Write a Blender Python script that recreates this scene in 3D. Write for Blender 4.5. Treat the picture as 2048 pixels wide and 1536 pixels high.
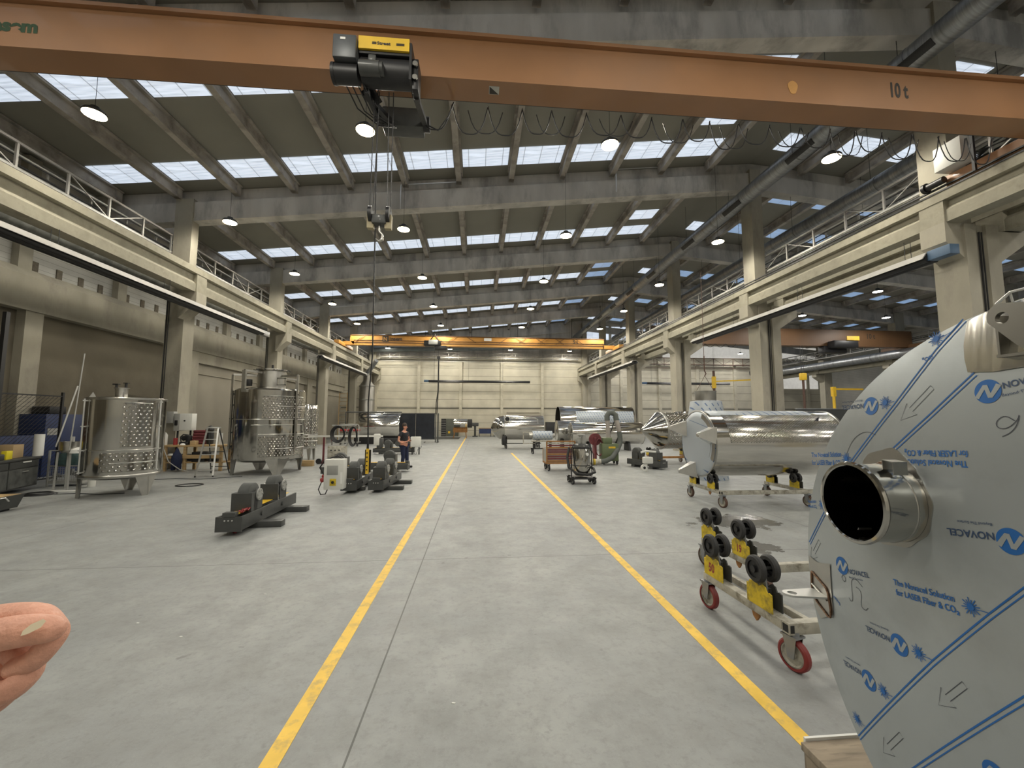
import bpy, bmesh, math, random
from mathutils import Vector, Matrix, Euler
for _o in list(bpy.data.objects): bpy.data.objects.remove(_o)
S = bpy.context.scene
COL = S.collection
random.seed(11)
PI = math.pi
# ---------------------------------------------------------------- camera
_yaw, _pit, _roll = math.radians(4.862), math.radians(4.914), math.radians(0.1)
cd = bpy.data.cameras.new('camera'); cam = bpy.data.objects.new('camera', cd); COL.objects.link(cam)
cd.sensor_width = 36; cd.lens = 36 * 820 / 2048; cd.clip_start = .05; cd.clip_end = 300
_r0 = Vector((math.cos(_yaw), -math.sin(_yaw), 0))
_f = Vector((math.sin(_yaw)*math.cos(_pit), math.cos(_yaw)*math.cos(_pit), math.sin(_pit)))
_u0 = _r0.cross(_f)
_r = _r0*math.cos(_roll) + _u0*math.sin(_roll); _u = _u0*math.cos(_roll) - _r0*math.sin(_roll)
cam.matrix_world = Matrix.Translation((0, 0, 2)) @ Matrix((_r, _u, -_f)).transposed().to_4x4()
S.camera = cam
# ---------------------------------------------------------------- world, exposure
w = bpy.data.worlds.new('world'); S.world = w; w.use_nodes = True
w.node_tree.nodes['Background'].inputs[0].default_value = (.82, .9, 1, 1)
w.node_tree.nodes['Background'].inputs[1].default_value = 0.9
S.view_settings.view_transform = 'Standard'; S.view_settings.look = 'None'
S.view_settings.gamma = 1; S.view_settings.use_curve_mapping = False
S.view_settings.exposure = 0.38
S.cycles.use_denoising = True
S.cycles.max_bounces = 8; S.cycles.diffuse_bounces = 5; S.cycles.glossy_bounces = 4
S.cycles.sample_clamp_indirect = 6
LAMP_W = 430; LAMP_E = 30; SKY_E = .68
LAMP_Z = 10.15
LAMP_X = [-10.25, -3.2, 3.85, 10.9]
LAMP_X2 = [18.2, 25.2, 32.3]
LAMP_FILL_Y = [-4.5, 1.9] + [11.2 + 6.05*k for k in range(0, 7)]  # first two rows: unseen added spots that brighten the crane face and foreground
# a warm spot under each pendant lamp's glass, plus the added rows without lamps
for row, Y in enumerate(LAMP_FILL_Y):
    for X in LAMP_X + LAMP_X2:
        ld = bpy.data.lights.new('lamp_or_fill_light', 'SPOT'); ld.energy = LAMP_W * (1 if X < 14 else .75)
        ld.color = (1, .95, .83) if X < 14 else (1, .97, .92); ld.shadow_soft_size = .4
        ld.spot_size = math.radians(176); ld.spot_blend = .25
        lo = bpy.data.objects.new('lamp_or_fill_light', ld); COL.objects.link(lo); lo.location = (X, Y, LAMP_Z - .14)

# ---------------------------------------------------------------- helpers
def NT(name):
    m = bpy.data.materials.new(name); m.use_nodes = True
    nt = m.node_tree; return m, nt, nt.nodes['Principled BSDF']
def mat(name, col, rough=.6, metal=0, var=.12, scale=3., bump=0., bscale=40., emit=0, ecol=None, dirt=None, dscale=1.2, stretch=None, coat=0):
    m, nt, b = NT(name); N = nt.nodes; L = nt.links
    b.inputs['Roughness'].default_value = rough; b.inputs['Metallic'].default_value = metal
    if coat: b.inputs['Coat Weight'].default_value = coat
    tc = N.new('ShaderNodeTexCoord'); mp = N.new('ShaderNodeMapping'); L.new(tc.outputs['Object'], mp.inputs[0])
    if stretch: mp.inputs['Scale'].default_value = stretch
    no = N.new('ShaderNodeTexNoise'); no.inputs['Scale'].default_value = scale; no.inputs['Detail'].default_value = 5
    L.new(mp.outputs[0], no.inputs['Vector'])
    rp = N.new('ShaderNodeMapRange'); rp.inputs[1].default_value = .3; rp.inputs[2].default_value = .7
    rp.inputs[3].default_value = 1 - var; rp.inputs[4].default_value = 1 + var; L.new(no.outputs[0], rp.inputs[0])
    mx = N.new('ShaderNodeVectorMath'); mx.operation = 'SCALE'; mx.inputs[0].default_value = col[:3]
    L.new(rp.outputs[0], mx.inputs['Scale']); out = mx.outputs[0]
    if dirt:
        n2 = N.new('ShaderNodeTexNoise'); n2.inputs['Scale'].default_value = dscale; n2.inputs['Detail'].default_value = 8; n2.inputs['Roughness'].default_value = .65
        L.new(mp.outputs[0], n2.inputs['Vector'])
        r2 = N.new('ShaderNodeMapRange'); r2.inputs[1].default_value = .5; r2.inputs[2].default_value = .68; L.new(n2.outputs[0], r2.inputs[0])
        r2.inputs[4].default_value = .75
        mm = N.new('ShaderNodeMix'); mm.data_type = 'RGBA'; L.new(r2.outputs[0], mm.inputs[0]); L.new(out, mm.inputs[6]); mm.inputs[7].default_value = (*dirt, 1)
        out = mm.outputs[2]
    L.new(out, b.inputs['Base Color'])
    if bump:
        nb = N.new('ShaderNodeTexNoise'); nb.inputs['Scale'].default_value = bscale; nb.inputs['Detail'].default_value = 4; L.new(mp.outputs[0], nb.inputs['Vector'])
        bm_ = N.new('ShaderNodeBump'); bm_.inputs['Strength'].default_value = bump; bm_.inputs['Distance'].default_value = .02
        L.new(nb.outputs[0], bm_.inputs['Height']); L.new(bm_.outputs[0], b.inputs['Normal'])
    if emit:
        b.inputs['Emission Color'].default_value = (*(ecol or col)[:3], 1); b.inputs['Emission Strength'].default_value = emit
    return m
def math_node(nt, op, a, b=None, c=None):
    n = nt.nodes.new('ShaderNodeMath'); n.operation = op
    for i, v in enumerate((a, b, c)):
        if v is None: continue
        if isinstance(v, (int, float)): n.inputs[i].default_value = v
        else: nt.links.new(v, n.inputs[i])
    return n.outputs[0]

class MB:
    """collects shapes; build() links them as ONE mesh object"""
    def __init__(s): s.v = []; s.f = []; s.uv = []; s.mi = []; s.M = Matrix.Identity(4); s.cm = 0
    def at(s, loc=(0, 0, 0), rot=(0, 0, 0)): s.M = Matrix.Translation(loc) @ Euler(rot).to_matrix().to_4x4(); return s
    def add(s, vs, fs, uvs=None):
        n = len(s.v); s.v += [s.M @ Vector(p) for p in vs]
        for i, f in enumerate(fs):
            s.f.append([n + k for k in f]); s.uv.append(uvs[i] if uvs else None); s.mi.append(s.cm)
        return s
    def box(s, x0, x1, y0, y1, z0, z1, b=0):
        if b:
            bm = bmesh.new(); bmesh.ops.create_cube(bm, size=1)
            for v in bm.verts: v.co = Vector(((x0+x1)/2 + v.co.x*(x1-x0), (y0+y1)/2 + v.co.y*(y1-y0), (z0+z1)/2 + v.co.z*(z1-z0)))
            bmesh.ops.bevel(bm, geom=bm.edges[:], offset=b, segments=2, profile=.5, affect='EDGES')
            bm.verts.index_update(); s.add([v.co[:] for v in bm.verts], [[v.index for v in f.verts] for f in bm.faces]); bm.free(); return s
        vs = [(x, y, z) for x in (x0, x1) for y in (y0, y1) for z in (z0, z1)]
        return s.add(vs, [(0, 1, 3, 2), (4, 6, 7, 5), (0, 4, 5, 1), (2, 3, 7, 6), (0, 2, 6, 4), (1, 5, 7, 3)])
    def bar(s, p, q, w, h=None, up=(0, 0, 1)):
        p, q = Vector(p), Vector(q); h = h or w; d = (q-p).normalized(); a = d.cross(Vector(up))
        if a.length < 1e-4: a = d.cross(Vector((0, 1, 0)))
        a.normalize(); b = a.cross(d); a *= w/2; b *= h/2
        vs = [c+i*a+j*b for c in (p, q) for i, j in ((-1, -1), (1, -1), (1, 1), (-1, 1))]
        return s.add(vs, [(3, 2, 1, 0), (4, 5, 6, 7), (0, 1, 5, 4), (1, 2, 6, 5), (2, 3, 7, 6), (3, 0, 4, 7)])
    def cyl(s, p, q, r1, r2=None, n=20, caps=True):
        r2 = r1 if r2 is None else r2; p, q = Vector(p), Vector(q); d = (q-p).normalized()
        a = d.cross(Vector((0, 0, 1)));
        if a.length < 1e-4: a = Vector((1, 0, 0))
        a.normalize(); b = d.cross(a); L = (q-p).length
        vs = [c + r*(math.cos(2*PI*i/n)*a + math.sin(2*PI*i/n)*b) for c, r in ((p, r1), (q, r2)) for i in range(n)]
        fs = [(i, (i+1) % n, n+(i+1) % n, n+i) for i in range(n)]
        C = 2*PI*max(r1, r2)
        uv = [[(C*i/n, 0), (C*(i+1)/n, 0), (C*(i+1)/n, L), (C*i/n, L)] for i in range(n)]
        if caps: fs += [tuple(range(n))[::-1], tuple(range(n, 2*n))]; uv += [[(0, 0)]*n]*2
        return s.add(vs, fs, uv)
    def pipe(s, p, q, r, t=.004, n=24):
        """open thick-walled tube"""
        p, q = Vector(p), Vector(q)
        return s.lathe([(r, 0), (r, (q-p).length), (r-t, (q-p).length), (r-t, 0), (r, 0)], n, p, q-p)
    def lathe(s, prof, n=32, o=(0, 0, 0), axis=(0, 0, 1), a0=0, a1=2*PI):
        o = Vector(o); d = Vector(axis).normalized(); a = Vector((1, 0, 0)) if abs(d.z) > .99 else d.cross(Vector((0, 0, 1))).normalized(); b = d.cross(a)
        full = abs(a1-a0-2*PI) < 1e-6; m = n if full else n+1; vs = []; C = [0]
        for i in range(1, len(prof)): C.append(C[-1] + math.hypot(prof[i][0]-prof[i-1][0], prof[i][1]-prof[i-1][1]))
        for r, z in prof:
            for i in range(m):
                t = a0 + (a1-a0)*i/n; vs.append(o + d*z + r*(math.cos(t)*a + math.sin(t)*b))
        fs = []; uv = []; R = max(p[0] for p in prof)
        for j in range(len(prof)-1):
            for i in range(n):
                k = (i+1) % m; fs.append((j*m+i, j*m+k, (j+1)*m+k, (j+1)*m+i))
                u0, u1 = R*(a0+(a1-a0)*i/n), R*(a0+(a1-a0)*(i+1)/n); uv.append([(u0, C[j]), (u1, C[j]), (u1, C[j+1]), (u0, C[j+1])])
        return s.add(vs, fs, uv)
    def tube(s, pts, r, n=8, caps=True):
        pts = [Vector(p) for p in pts]; vs = []; fs = []; prev = None
        for i, p in enumerate(pts):
            d = (pts[min(i+1, len(pts)-1)] - pts[max(i-1, 0)]).normalized()
            if prev is None: a = d.cross(Vector((0, 0, 1))); a = Vector((1, 0, 0)) if a.length < 1e-3 else a
            else: a = prev - d*prev.dot(d)
            a.normalize(); prev = a; b = d.cross(a); rr = r[i] if isinstance(r, (list, tuple)) else r
            vs += [p + rr*(math.cos(2*PI*k/n)*a + math.sin(2*PI*k/n)*b) for k in range(n)]
        for i in range(len(pts)-1): fs += [(i*n+k, i*n+(k+1) % n, (i+1)*n+(k+1) % n, (i+1)*n+k) for k in range(n)]
        if caps: fs += [tuple(range(n))[::-1], tuple((len(pts)-1)*n+k for k in range(n))]
        return s.add(vs, fs)
    def prism(s, poly, d, o=(0, 0, 0), u=(1, 0, 0), v=(0, 0, 1)):
        """polygon in the u,v plane, thickness d along u x v (centred)"""
        o, u, v = Vector(o), Vector(u), Vector(v); w = u.cross(v).normalized()*d/2; n = len(poly)
        vs = [o + u*a + v*b - w for a, b in poly] + [o + u*a + v*b + w for a, b in poly]
        return s.add(vs, [tuple(range(n))[::-1], tuple(range(n, 2*n))] + [(i, (i+1) % n, n+(i+1) % n, n+i) for i in range(n)])
    def mesh(s, name, m, smooth=35):
        me = bpy.data.meshes.new(name); me.from_pydata([tuple(v) for v in s.v], [], s.f)
        if any(u for u in s.uv):
            ul = me.uv_layers.new(name='UVMap'); k = 0; dat = ul.data
            for f, u in zip(s.f, s.uv):
                for i in range(len(f)): dat[k].uv = u[i] if u else (0, 0); k += 1
        for x in (m if isinstance(m, (list, tuple)) else [m]): me.materials.append(x)
        if any(s.mi): me.polygons.foreach_set('material_index', s.mi)
        me.validate(); bm = bmesh.new(); bm.from_mesh(me); bmesh.ops.recalc_face_normals(bm, faces=bm.faces); bm.to_mesh(me); bm.free()
        if smooth:
            me.polygons.foreach_set('use_smooth', [True]*len(me.polygons)); me.set_sharp_from_angle(angle=math.radians(smooth))
        return me
    def build(s, name, m, parent=None, smooth=35, loc=None):
        o = bpy.data.objects.new(name, s.mesh(name, m, smooth)); COL.objects.link(o)
        if parent is not None: o.parent = parent
        if loc: o.location = loc
        return o
def tag(o, label=None, cat=None, group=None, kind=None):
    if label: o['label'] = label
    if cat: o['category'] = cat
    if group: o['group'] = group
    if kind: o['kind'] = kind
    return o
def struct(name, mb, m, smooth=35, loc=None, label=None): return tag(mb.build(name, m, None, smooth, loc), label, None, None, 'structure')
def thing(name, label, cat, loc=(0, 0, 0), rz=0, group=None):
    o = bpy.data.objects.new(name, None); COL.objects.link(o); o.location = loc; o.rotation_euler = (0, 0, rz); o.empty_display_size = .1
    return tag(o, label, cat, group)
def one(name, mb, m, label, cat, group=None, smooth=35, loc=None): return tag(mb.build(name, m, None, smooth, loc), label, cat, group)
def kids(o): return [c for c in bpy.data.objects if c.parent == o]
def copy_tree(o, parent=None, depth=0):
    c = o.copy(); COL.objects.link(c)
    if parent is not None: c.parent = parent
    for ch in kids(o): copy_tree(ch, c, depth+1)
    return c
def text_mesh(txt, size, bold=0, sx=1, font=None, align='LEFT'):
    cu = bpy.data.curves.new('t', 'FONT'); cu.body = txt; cu.size = size; cu.offset = bold; cu.align_x = align; cu.resolution_u = 3
    o = bpy.data.objects.new('t', cu); COL.objects.link(o)
    dg = bpy.context.evaluated_depsgraph_get(); me = bpy.data.meshes.new_from_object(o.evaluated_get(dg))
    vs = [(v.co.x*sx, v.co.y) for v in me.vertices]; fs = [tuple(p.vertices) for p in me.polygons]
    bpy.data.objects.remove(o); bpy.data.curves.remove(cu); bpy.data.meshes.remove(me)
    return vs, fs
def add_text(mb, txt, size, o, u, v, bold=0, sx=1, align='LEFT', off=0):
    vs, fs = text_mesh(txt, size, bold, sx, None, align); o, u, v = Vector(o), Vector(u), Vector(v)
    mb.add([o + u*a + v*b for a, b in vs], fs); return mb
ORD = ['first', 'second', 'third', 'fourth', 'fifth', 'sixth', 'seventh', 'eighth', 'ninth', 'tenth', 'eleventh', 'twelfth']
# ---------------------------------------------------------------- materials
CONC = mat('concrete', (.35, .325, .26), .85, var=.2, scale=.9, bump=.15, bscale=12, dirt=(.22, .20, .17), dscale=.9, stretch=(1, 1, .5))
CONCG = mat('grey_concrete', (.50, .48, .44), .85, var=.2, scale=1.2, bump=.12, bscale=10, dirt=(.20, .19, .175), dscale=.9, stretch=(1, 1, .3))
CONCY = mat('cream_concrete', (.31, .29, .225), .85, var=.22, scale=2.2, bump=.12, bscale=12, dirt=(.19, .175, .135), dscale=2.2)
PURL = mat('purlin_concrete', (.36, .33, .29), .85, var=.25, scale=1.5, dirt=(.15, .13, .115), dscale=1.2)
ROOF = mat('roof_sheet', (.24, .23, .195), .8, var=.06, scale=.6, bump=.05)
BROWN = mat('brown_render_wall', (.135, .118, .085), .9, var=.16, scale=.5, bump=.2, bscale=25, dirt=(.10, .085, .06), dscale=.35)
GREYP = mat('grey_plaster_panel', (.30, .275, .225), .9, var=.08, scale=.5, bump=.1)
DARK = mat('dark_gap', (.02, .02, .02), .9)
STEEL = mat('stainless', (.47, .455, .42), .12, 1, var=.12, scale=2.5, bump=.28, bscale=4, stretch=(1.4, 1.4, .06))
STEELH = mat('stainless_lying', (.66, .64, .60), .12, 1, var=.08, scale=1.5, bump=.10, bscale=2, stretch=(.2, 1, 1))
STEELM = mat('satin_stainless', (.44, .43, .40), .30, 1, var=.1, scale=4)
WELD = mat('weld_bead', (.22, .13, .08), .45, .8, var=.4, scale=60, bump=.5, bscale=120)
GALV = mat('galvanised_duct', (.34, .35, .36), .38, .85, var=.15, scale=2, dirt=(.2, .2, .2))
DUCTD = mat('dark_duct', (.24, .245, .225), .6, .2, var=.3, scale=3, dirt=(.10, .10, .095), dscale=2)
HEATG = mat('heater_reflector', (.34, .33, .31), .6, .1, var=.1)
SILO = mat('dull_steel', (.26, .25, .23), .42, .8, var=.15, scale=1.2, stretch=(1, 1, .2))
WINB = mat('small_window_infill', (.13, .11, .08), .8, var=.3, scale=8)
POSTC = mat('pale_post', (.50, .47, .38), .85, var=.12)
GREY = mat('grey_paint', (.06, .062, .06), .5, .2, var=.12, scale=6, coat=.1)
GREYL = mat('light_grey_paint', (.33, .33, .31), .5, .1, var=.1)
BLACK = mat('black_paint', (.015, .015, .016), .45, .1, var=.2)
RUB = mat('black_rubber', (.022, .022, .023), .6, var=.25, scale=12, bump=.15, bscale=60)
RUBG = mat('grey_rubber', (.075, .078, .075), .7, var=.15, scale=8, bump=.1, bscale=60)
WHITE = mat('white_paint', (.62, .62, .58), .45, var=.06)
CREAM = mat('worn_white_steel', (.42, .40, .34), .55, .2, var=.25, scale=7, dirt=(.10, .085, .05), dscale=9)
YEL = mat('worn_yellow_paint', (.58, .42, .015), .55, var=.22, scale=14, dirt=(.12, .10, .03), dscale=11)
YEL2 = mat('yellow_paint', (.72, .46, .03), .45, var=.08)
LINE = mat('floor_line_yellow', (.86, .56, .09), .6, var=.1, scale=5, dirt=(.45, .33, .14), dscale=9)
ORANGE = mat('crane_orange', (.31, .155, .070), .5, .0, var=.10, scale=.8, dirt=(.29, .155, .08), dscale=.5, coat=.2)
ORANGE5 = mat('crane_orange_light', (.50, .245, .055), .42, .05, var=.12, scale=1)
BROWNCR = mat('crane_brown_orange', (.13, .068, .03), .5, .05, var=.1, scale=1)
REDW = mat('red_polyurethane', (.20, .025, .022), .5, var=.15)
RED = mat('red_paint', (.28, .03, .03), .5, var=.2)
MAROON = mat('maroon_paint', (.13, .025, .03), .6, var=.3, scale=5)
RUST = mat('rust_trolley', (.30, .14, .04), .6, .1, var=.25, scale=6)
GREEN = mat('machine_green', (.11, .14, .07), .5, var=.1)
BLUE = mat('cabinet_blue', (.015, .03, .10), .5, var=.15)
BLUEL = mat('burner_blue', (.075, .13, .21), .5, var=.1)
NAVY = mat('navy_cloth', (.012, .018, .05), .9, var=.2, scale=20, bump=.2)
TSHIRT = mat('dark_tshirt_cloth', (.022, .022, .028), .9, var=.2, scale=20, bump=.2)
SKIN = mat('skin', (.62, .30, .20), .5, var=.10, scale=9, bump=.06, bscale=60)
SKINF = mat('hand_skin', (.66, .33, .23), .5, var=.16, scale=28, bump=.2, bscale=160)
NAIL = mat('nail', (.95, .82, .60), .35, var=.03)
HAIR = mat('brown_hair', (.035, .018, .01), .6, var=.3, scale=60)
WOOD = mat('pale_timber', (.42, .29, .14), .7, var=.2, scale=3, stretch=(1, 8, 8), bump=.1)
WOODD = mat('dirty_plywood', (.27, .22, .16), .75, var=.2, scale=3, stretch=(1, 8, 1), dirt=(.13, .105, .08), dscale=4)
CARD = mat('cardboard', (.42, .30, .16), .8, var=.1)
PAPER = mat('white_paper', (.75, .75, .72), .8, var=.04)
TEAL = mat('teal_cloth', (.03, .06, .06), .9, var=.3, scale=10)
DSLAB = mat('dark_sheet_panel', (.045, .048, .045), .6, var=.2, scale=2)
NOVB = mat('print_blue', (.01, .11, .36), .5, var=.05)
INK = mat('marker_ink', (.05, .055, .07), .5, var=.05)
PRG = mat('print_grey', (.03, .06, .13), .5, var=.05)
TXG = mat('stencil_green', (.02, .055, .02), .6); TXK = mat('stencil_black', (.03, .025, .02), .6)
TRUSSG = mat('galvanised_truss', (.38, .37, .35), .55, .5, var=.15)
PIPEB = mat('brown_primer_pipe', (.10, .055, .04), .6, .2)
ALU = mat('aluminium', (.62, .62, .60), .4, .7, var=.06)
LAMPG = mat('lamp_glass', (1, .85, .6), .4, emit=LAMP_E, ecol=(1, .80, .45))
LAMPG2 = mat('lamp_glass_white', (1, .9, .75), .4, emit=LAMP_E, ecol=(1, .9, .7))
CURT = mat('black_plastic_curtain', (.015, .018, .025), .22, var=.2, scale=3, bump=.5, bscale=3)

def floor_material():
    m, nt, b = NT('power_floated_concrete_floor'); N = nt.nodes; L = nt.links; b.inputs['Roughness'].default_value = .5
    g = N.new('ShaderNodeNewGeometry'); P_ = g.outputs['Position']; sp = N.new('ShaderNodeSeparateXYZ'); L.new(P_, sp.inputs[0])
    def noise(sc, det=6, ro=.6, v=None):
        n = N.new('ShaderNodeTexNoise'); n.inputs['Scale'].default_value = sc; n.inputs['Detail'].default_value = det; n.inputs['Roughness'].default_value = ro; L.new(v or P_, n.inputs['Vector']); return n.outputs[0]
    def rng(x, a, c, d, e):
        r = N.new('ShaderNodeMapRange'); L.new(x, r.inputs[0]); r.inputs[1].default_value = a; r.inputs[2].default_value = c; r.inputs[3].default_value = d; r.inputs[4].default_value = e; return r.outputs[0]
    def mix(f, a, c):
        x = N.new('ShaderNodeMix'); x.data_type = 'RGBA'; L.new(f, x.inputs[0])
        for i, q in ((6, a), (7, c)):
            if isinstance(q, tuple): x.inputs[i].default_value = (*q, 1)
            else: L.new(q, x.inputs[i])
        return x.outputs[2]
    c = mix(rng(noise(.5), .35, .65, 0, 1), (.270, .280, .280), (.350, .360, .347))
    c = mix(rng(noise(2.3, 8, .7), .42, .66, 0, .75), c, (.23, .233, .226))
    c = mix(rng(noise(14, 8, .75), .50, .70, 0, .6), c, (.19, .192, .185))
    c = mix(rng(noise(60, 3, .6), .62, .75, 0, .5), c, (.36, .36, .345))
    # dark tyre blotches and specks
    c = mix(rng(noise(5.1, 3, .5), .70, .76, 0, .55), c, (.13, .128, .12))
    # saw-cut joints
    def line(ax, pos, hw):
        d = math_node(nt, 'ABSOLUTE', math_node(nt, 'SUBTRACT', ax, pos)); return math_node(nt, 'LESS_THAN', d, hw)
    jf = line(sp.outputs[0], -.75, .007)
    for y in (6.14, 12.3, 18.5, 24.7, 30.9, -.1): jf = math_node(nt, 'MAXIMUM', jf, line(sp.outputs[1], y, .006))
    for x in (6.2, -7.6): jf = math_node(nt, 'MAXIMUM', jf, line(sp.outputs[0], x, .006))
    c = mix(math_node(nt, 'MULTIPLY', jf, .8), c, (.07, .07, .065))
    # water / oil spill beside the two dollies
    def spill(cx, cy, rx, ry, c):
        dx = math_node(nt, 'DIVIDE', math_node(nt, 'SUBTRACT', sp.outputs[0], cx), rx); dy = math_node(nt, 'DIVIDE', math_node(nt, 'SUBTRACT', sp.outputs[1], cy), ry)
        d = math_node(nt, 'SQRT', math_node(nt, 'ADD', math_node(nt, 'MULTIPLY', dx, dx), math_node(nt, 'MULTIPLY', dy, dy)))
        d = math_node(nt, 'ADD', d, math_node(nt, 'MULTIPLY', math_node(nt, 'SUBTRACT', noise(2.4, 5, .65), .5), 2.6))
        f = rng(d, .80, .86, 1, 0); return f, mix(math_node(nt, 'MULTIPLY', f, .72), c, (.085, .08, .072))
    f1, c = spill(5.2, 7.9, 1.0, .55, c); f2, c = spill(4.35, 6.35, .5, .35, c)
    ff = math_node(nt, 'MAXIMUM', f1, f2)
    L.new(c, b.inputs['Base Color'])
    ro = math_node(nt, 'MULTIPLY', rng(noise(3.1), .3, .7, .42, .62), math_node(nt, 'SUBTRACT', 1, math_node(nt, 'MULTIPLY', ff, .6))); L.new(ro, b.inputs['Roughness'])
    bp = N.new('ShaderNodeBump'); bp.inputs['Strength'].default_value = .12; bp.inputs['Distance'].default_value = .01; L.new(noise(30), bp.inputs['Height']); L.new(bp.outputs[0], b.inputs['Normal'])
    return m
FLOOR = floor_material()

def panel_wall(name, col, z0, dz, ax=2, jw=.018, jcol=(.10, .09, .07), var=.12):
    m, nt, b = NT(name); N = nt.nodes; L = nt.links; b.inputs['Roughness'].default_value = .85
    g = N.new('ShaderNodeNewGeometry'); sp = N.new('ShaderNodeSeparateXYZ'); L.new(g.outputs['Position'], sp.inputs[0])
    n = N.new('ShaderNodeTexNoise'); n.inputs['Scale'].default_value = .8; n.inputs['Detail'].default_value = 8; L.new(g.outputs['Position'], n.inputs['Vector'])
    r = N.new('ShaderNodeMapRange'); L.new(n.outputs[0], r.inputs[0]); r.inputs[1].default_value = .3; r.inputs[2].default_value = .7; r.inputs[3].default_value = 1-var; r.inputs[4].default_value = 1+var
    v = N.new('ShaderNodeVectorMath'); v.operation = 'SCALE'; v.inputs[0].default_value = col; L.new(r.outputs[0], v.inputs['Scale'])
    fr = math_node(nt, 'FRACT', math_node(nt, 'DIVIDE', math_node(nt, 'SUBTRACT', sp.outputs[ax], z0), dz))
    f = math_node(nt, 'LESS_THAN', fr, jw/dz)
    x = N.new('ShaderNodeMix'); x.data_type = 'RGBA'; L.new(f, x.inputs[0]); L.new(v.outputs[0], x.inputs[6]); x.inputs[7].default_value = (*jcol, 1)
    L.new(x.outputs[2], b.inputs['Base Color']); return m
BACKW = panel_wall('back_wall_panels', (.52, .49, .40), 3.43, .945, jw=.03)
BLOCKW = panel_wall('white_block_wall', (.50, .49, .45), 7.25, .2, jw=.012, jcol=(.24, .23, .2))

def skylight_material(name, col, e):
    m, nt, b = NT(name); N = nt.nodes; L = nt.links
    tc = N.new('ShaderNodeTexCoord'); n = N.new('ShaderNodeTexNoise'); mp = N.new('ShaderNodeMapping'); mp.inputs['Scale'].default_value = (.6, 6, 1); L.new(tc.outputs['Object'], mp.inputs[0]); L.new(mp.outputs[0], n.inputs['Vector']); n.inputs['Scale'].default_value = 1.6; n.inputs['Detail'].default_value = 4
    sp = N.new('ShaderNodeSeparateXYZ'); L.new(tc.outputs['Object'], sp.inputs[0])
    fr = math_node(nt, 'FRACT', math_node(nt, 'ADD', math_node(nt, 'DIVIDE', sp.outputs[0], .72), .5)); ln = math_node(nt, 'LESS_THAN', math_node(nt, 'ABSOLUTE', math_node(nt, 'SUBTRACT', fr, .5)), .02)
    r = N.new('ShaderNodeMapRange'); L.new(n.outputs[0], r.inputs[0]); r.inputs[1].default_value = .35; r.inputs[2].default_value = .7; r.inputs[3].default_value = 1.05; r.inputs[4].default_value = .58
    st = math_node(nt, 'MULTIPLY', math_node(nt, 'MULTIPLY', r.outputs[0], e), math_node(nt, 'SUBTRACT', 1, math_node(nt, 'MULTIPLY', ln, .65)))
    b.inputs['Base Color'].default_value = (.5, .5, .5, 1); b.inputs['Emission Color'].default_value = (*col, 1); L.new(st, b.inputs['Emission Strength']); return m
SKYL = skylight_material('skylight_polycarbonate', (.76, .86, 1), SKY_E)
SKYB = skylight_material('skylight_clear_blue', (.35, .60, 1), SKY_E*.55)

def dots_steel(name, sp_=.075, r_=.018, base=(.42, .405, .37), rough=.16, rows=None):
    """stainless cooling-jacket sheet: staggered pressed spots"""
    m, nt, b = NT(name); N = nt.nodes; L = nt.links
    b.inputs['Metallic'].default_value = 1; b.inputs['Roughness'].default_value = rough
    uv = N.new('ShaderNodeUVMap'); uv.uv_map = 'UVMap'; sp = N.new('ShaderNodeSeparateXYZ'); L.new(uv.outputs[0], sp.inputs[0])
    rr = math_node(nt, 'DIVIDE', sp.outputs[1], sp_*.75); ri = math_node(nt, 'FLOOR', rr); fv = math_node(nt, 'SUBTRACT', math_node(nt, 'FRACT', rr), .5)
    odd = math_node(nt, 'MODULO', ri, 2.0)
    uu = math_node(nt, 'ADD', math_node(nt, 'DIVIDE', sp.outputs[0], sp_), math_node(nt, 'MULTIPLY', odd, .5)); fu = math_node(nt, 'SUBTRACT', math_node(nt, 'FRACT', uu), .5)
    du = math_node(nt, 'MULTIPLY', fu, sp_); dv = math_node(nt, 'MULTIPLY', fv, sp_*.75)
    d = math_node(nt, 'SQRT', math_node(nt, 'ADD', math_node(nt, 'MULTIPLY', du, du), math_node(nt, 'MULTIPLY', dv, dv)))
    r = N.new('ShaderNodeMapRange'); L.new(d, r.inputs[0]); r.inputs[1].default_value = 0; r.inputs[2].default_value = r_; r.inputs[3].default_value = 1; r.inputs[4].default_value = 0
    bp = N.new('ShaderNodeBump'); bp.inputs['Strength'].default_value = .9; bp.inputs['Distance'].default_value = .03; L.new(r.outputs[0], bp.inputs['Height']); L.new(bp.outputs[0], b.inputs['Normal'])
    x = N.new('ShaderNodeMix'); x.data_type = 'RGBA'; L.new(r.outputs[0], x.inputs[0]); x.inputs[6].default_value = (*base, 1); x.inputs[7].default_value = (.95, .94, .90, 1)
    L.new(x.outputs[2], b.inputs['Base Color']); return m
DOTS = dots_steel('dimpled_stainless', .11, .026); DOTSF = dots_steel('fine_dimpled_stainless', .045, .013, (.50, .48, .43), .16)
DOTSL = dots_steel('large_dimpled_stainless', .118, .028)

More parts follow.
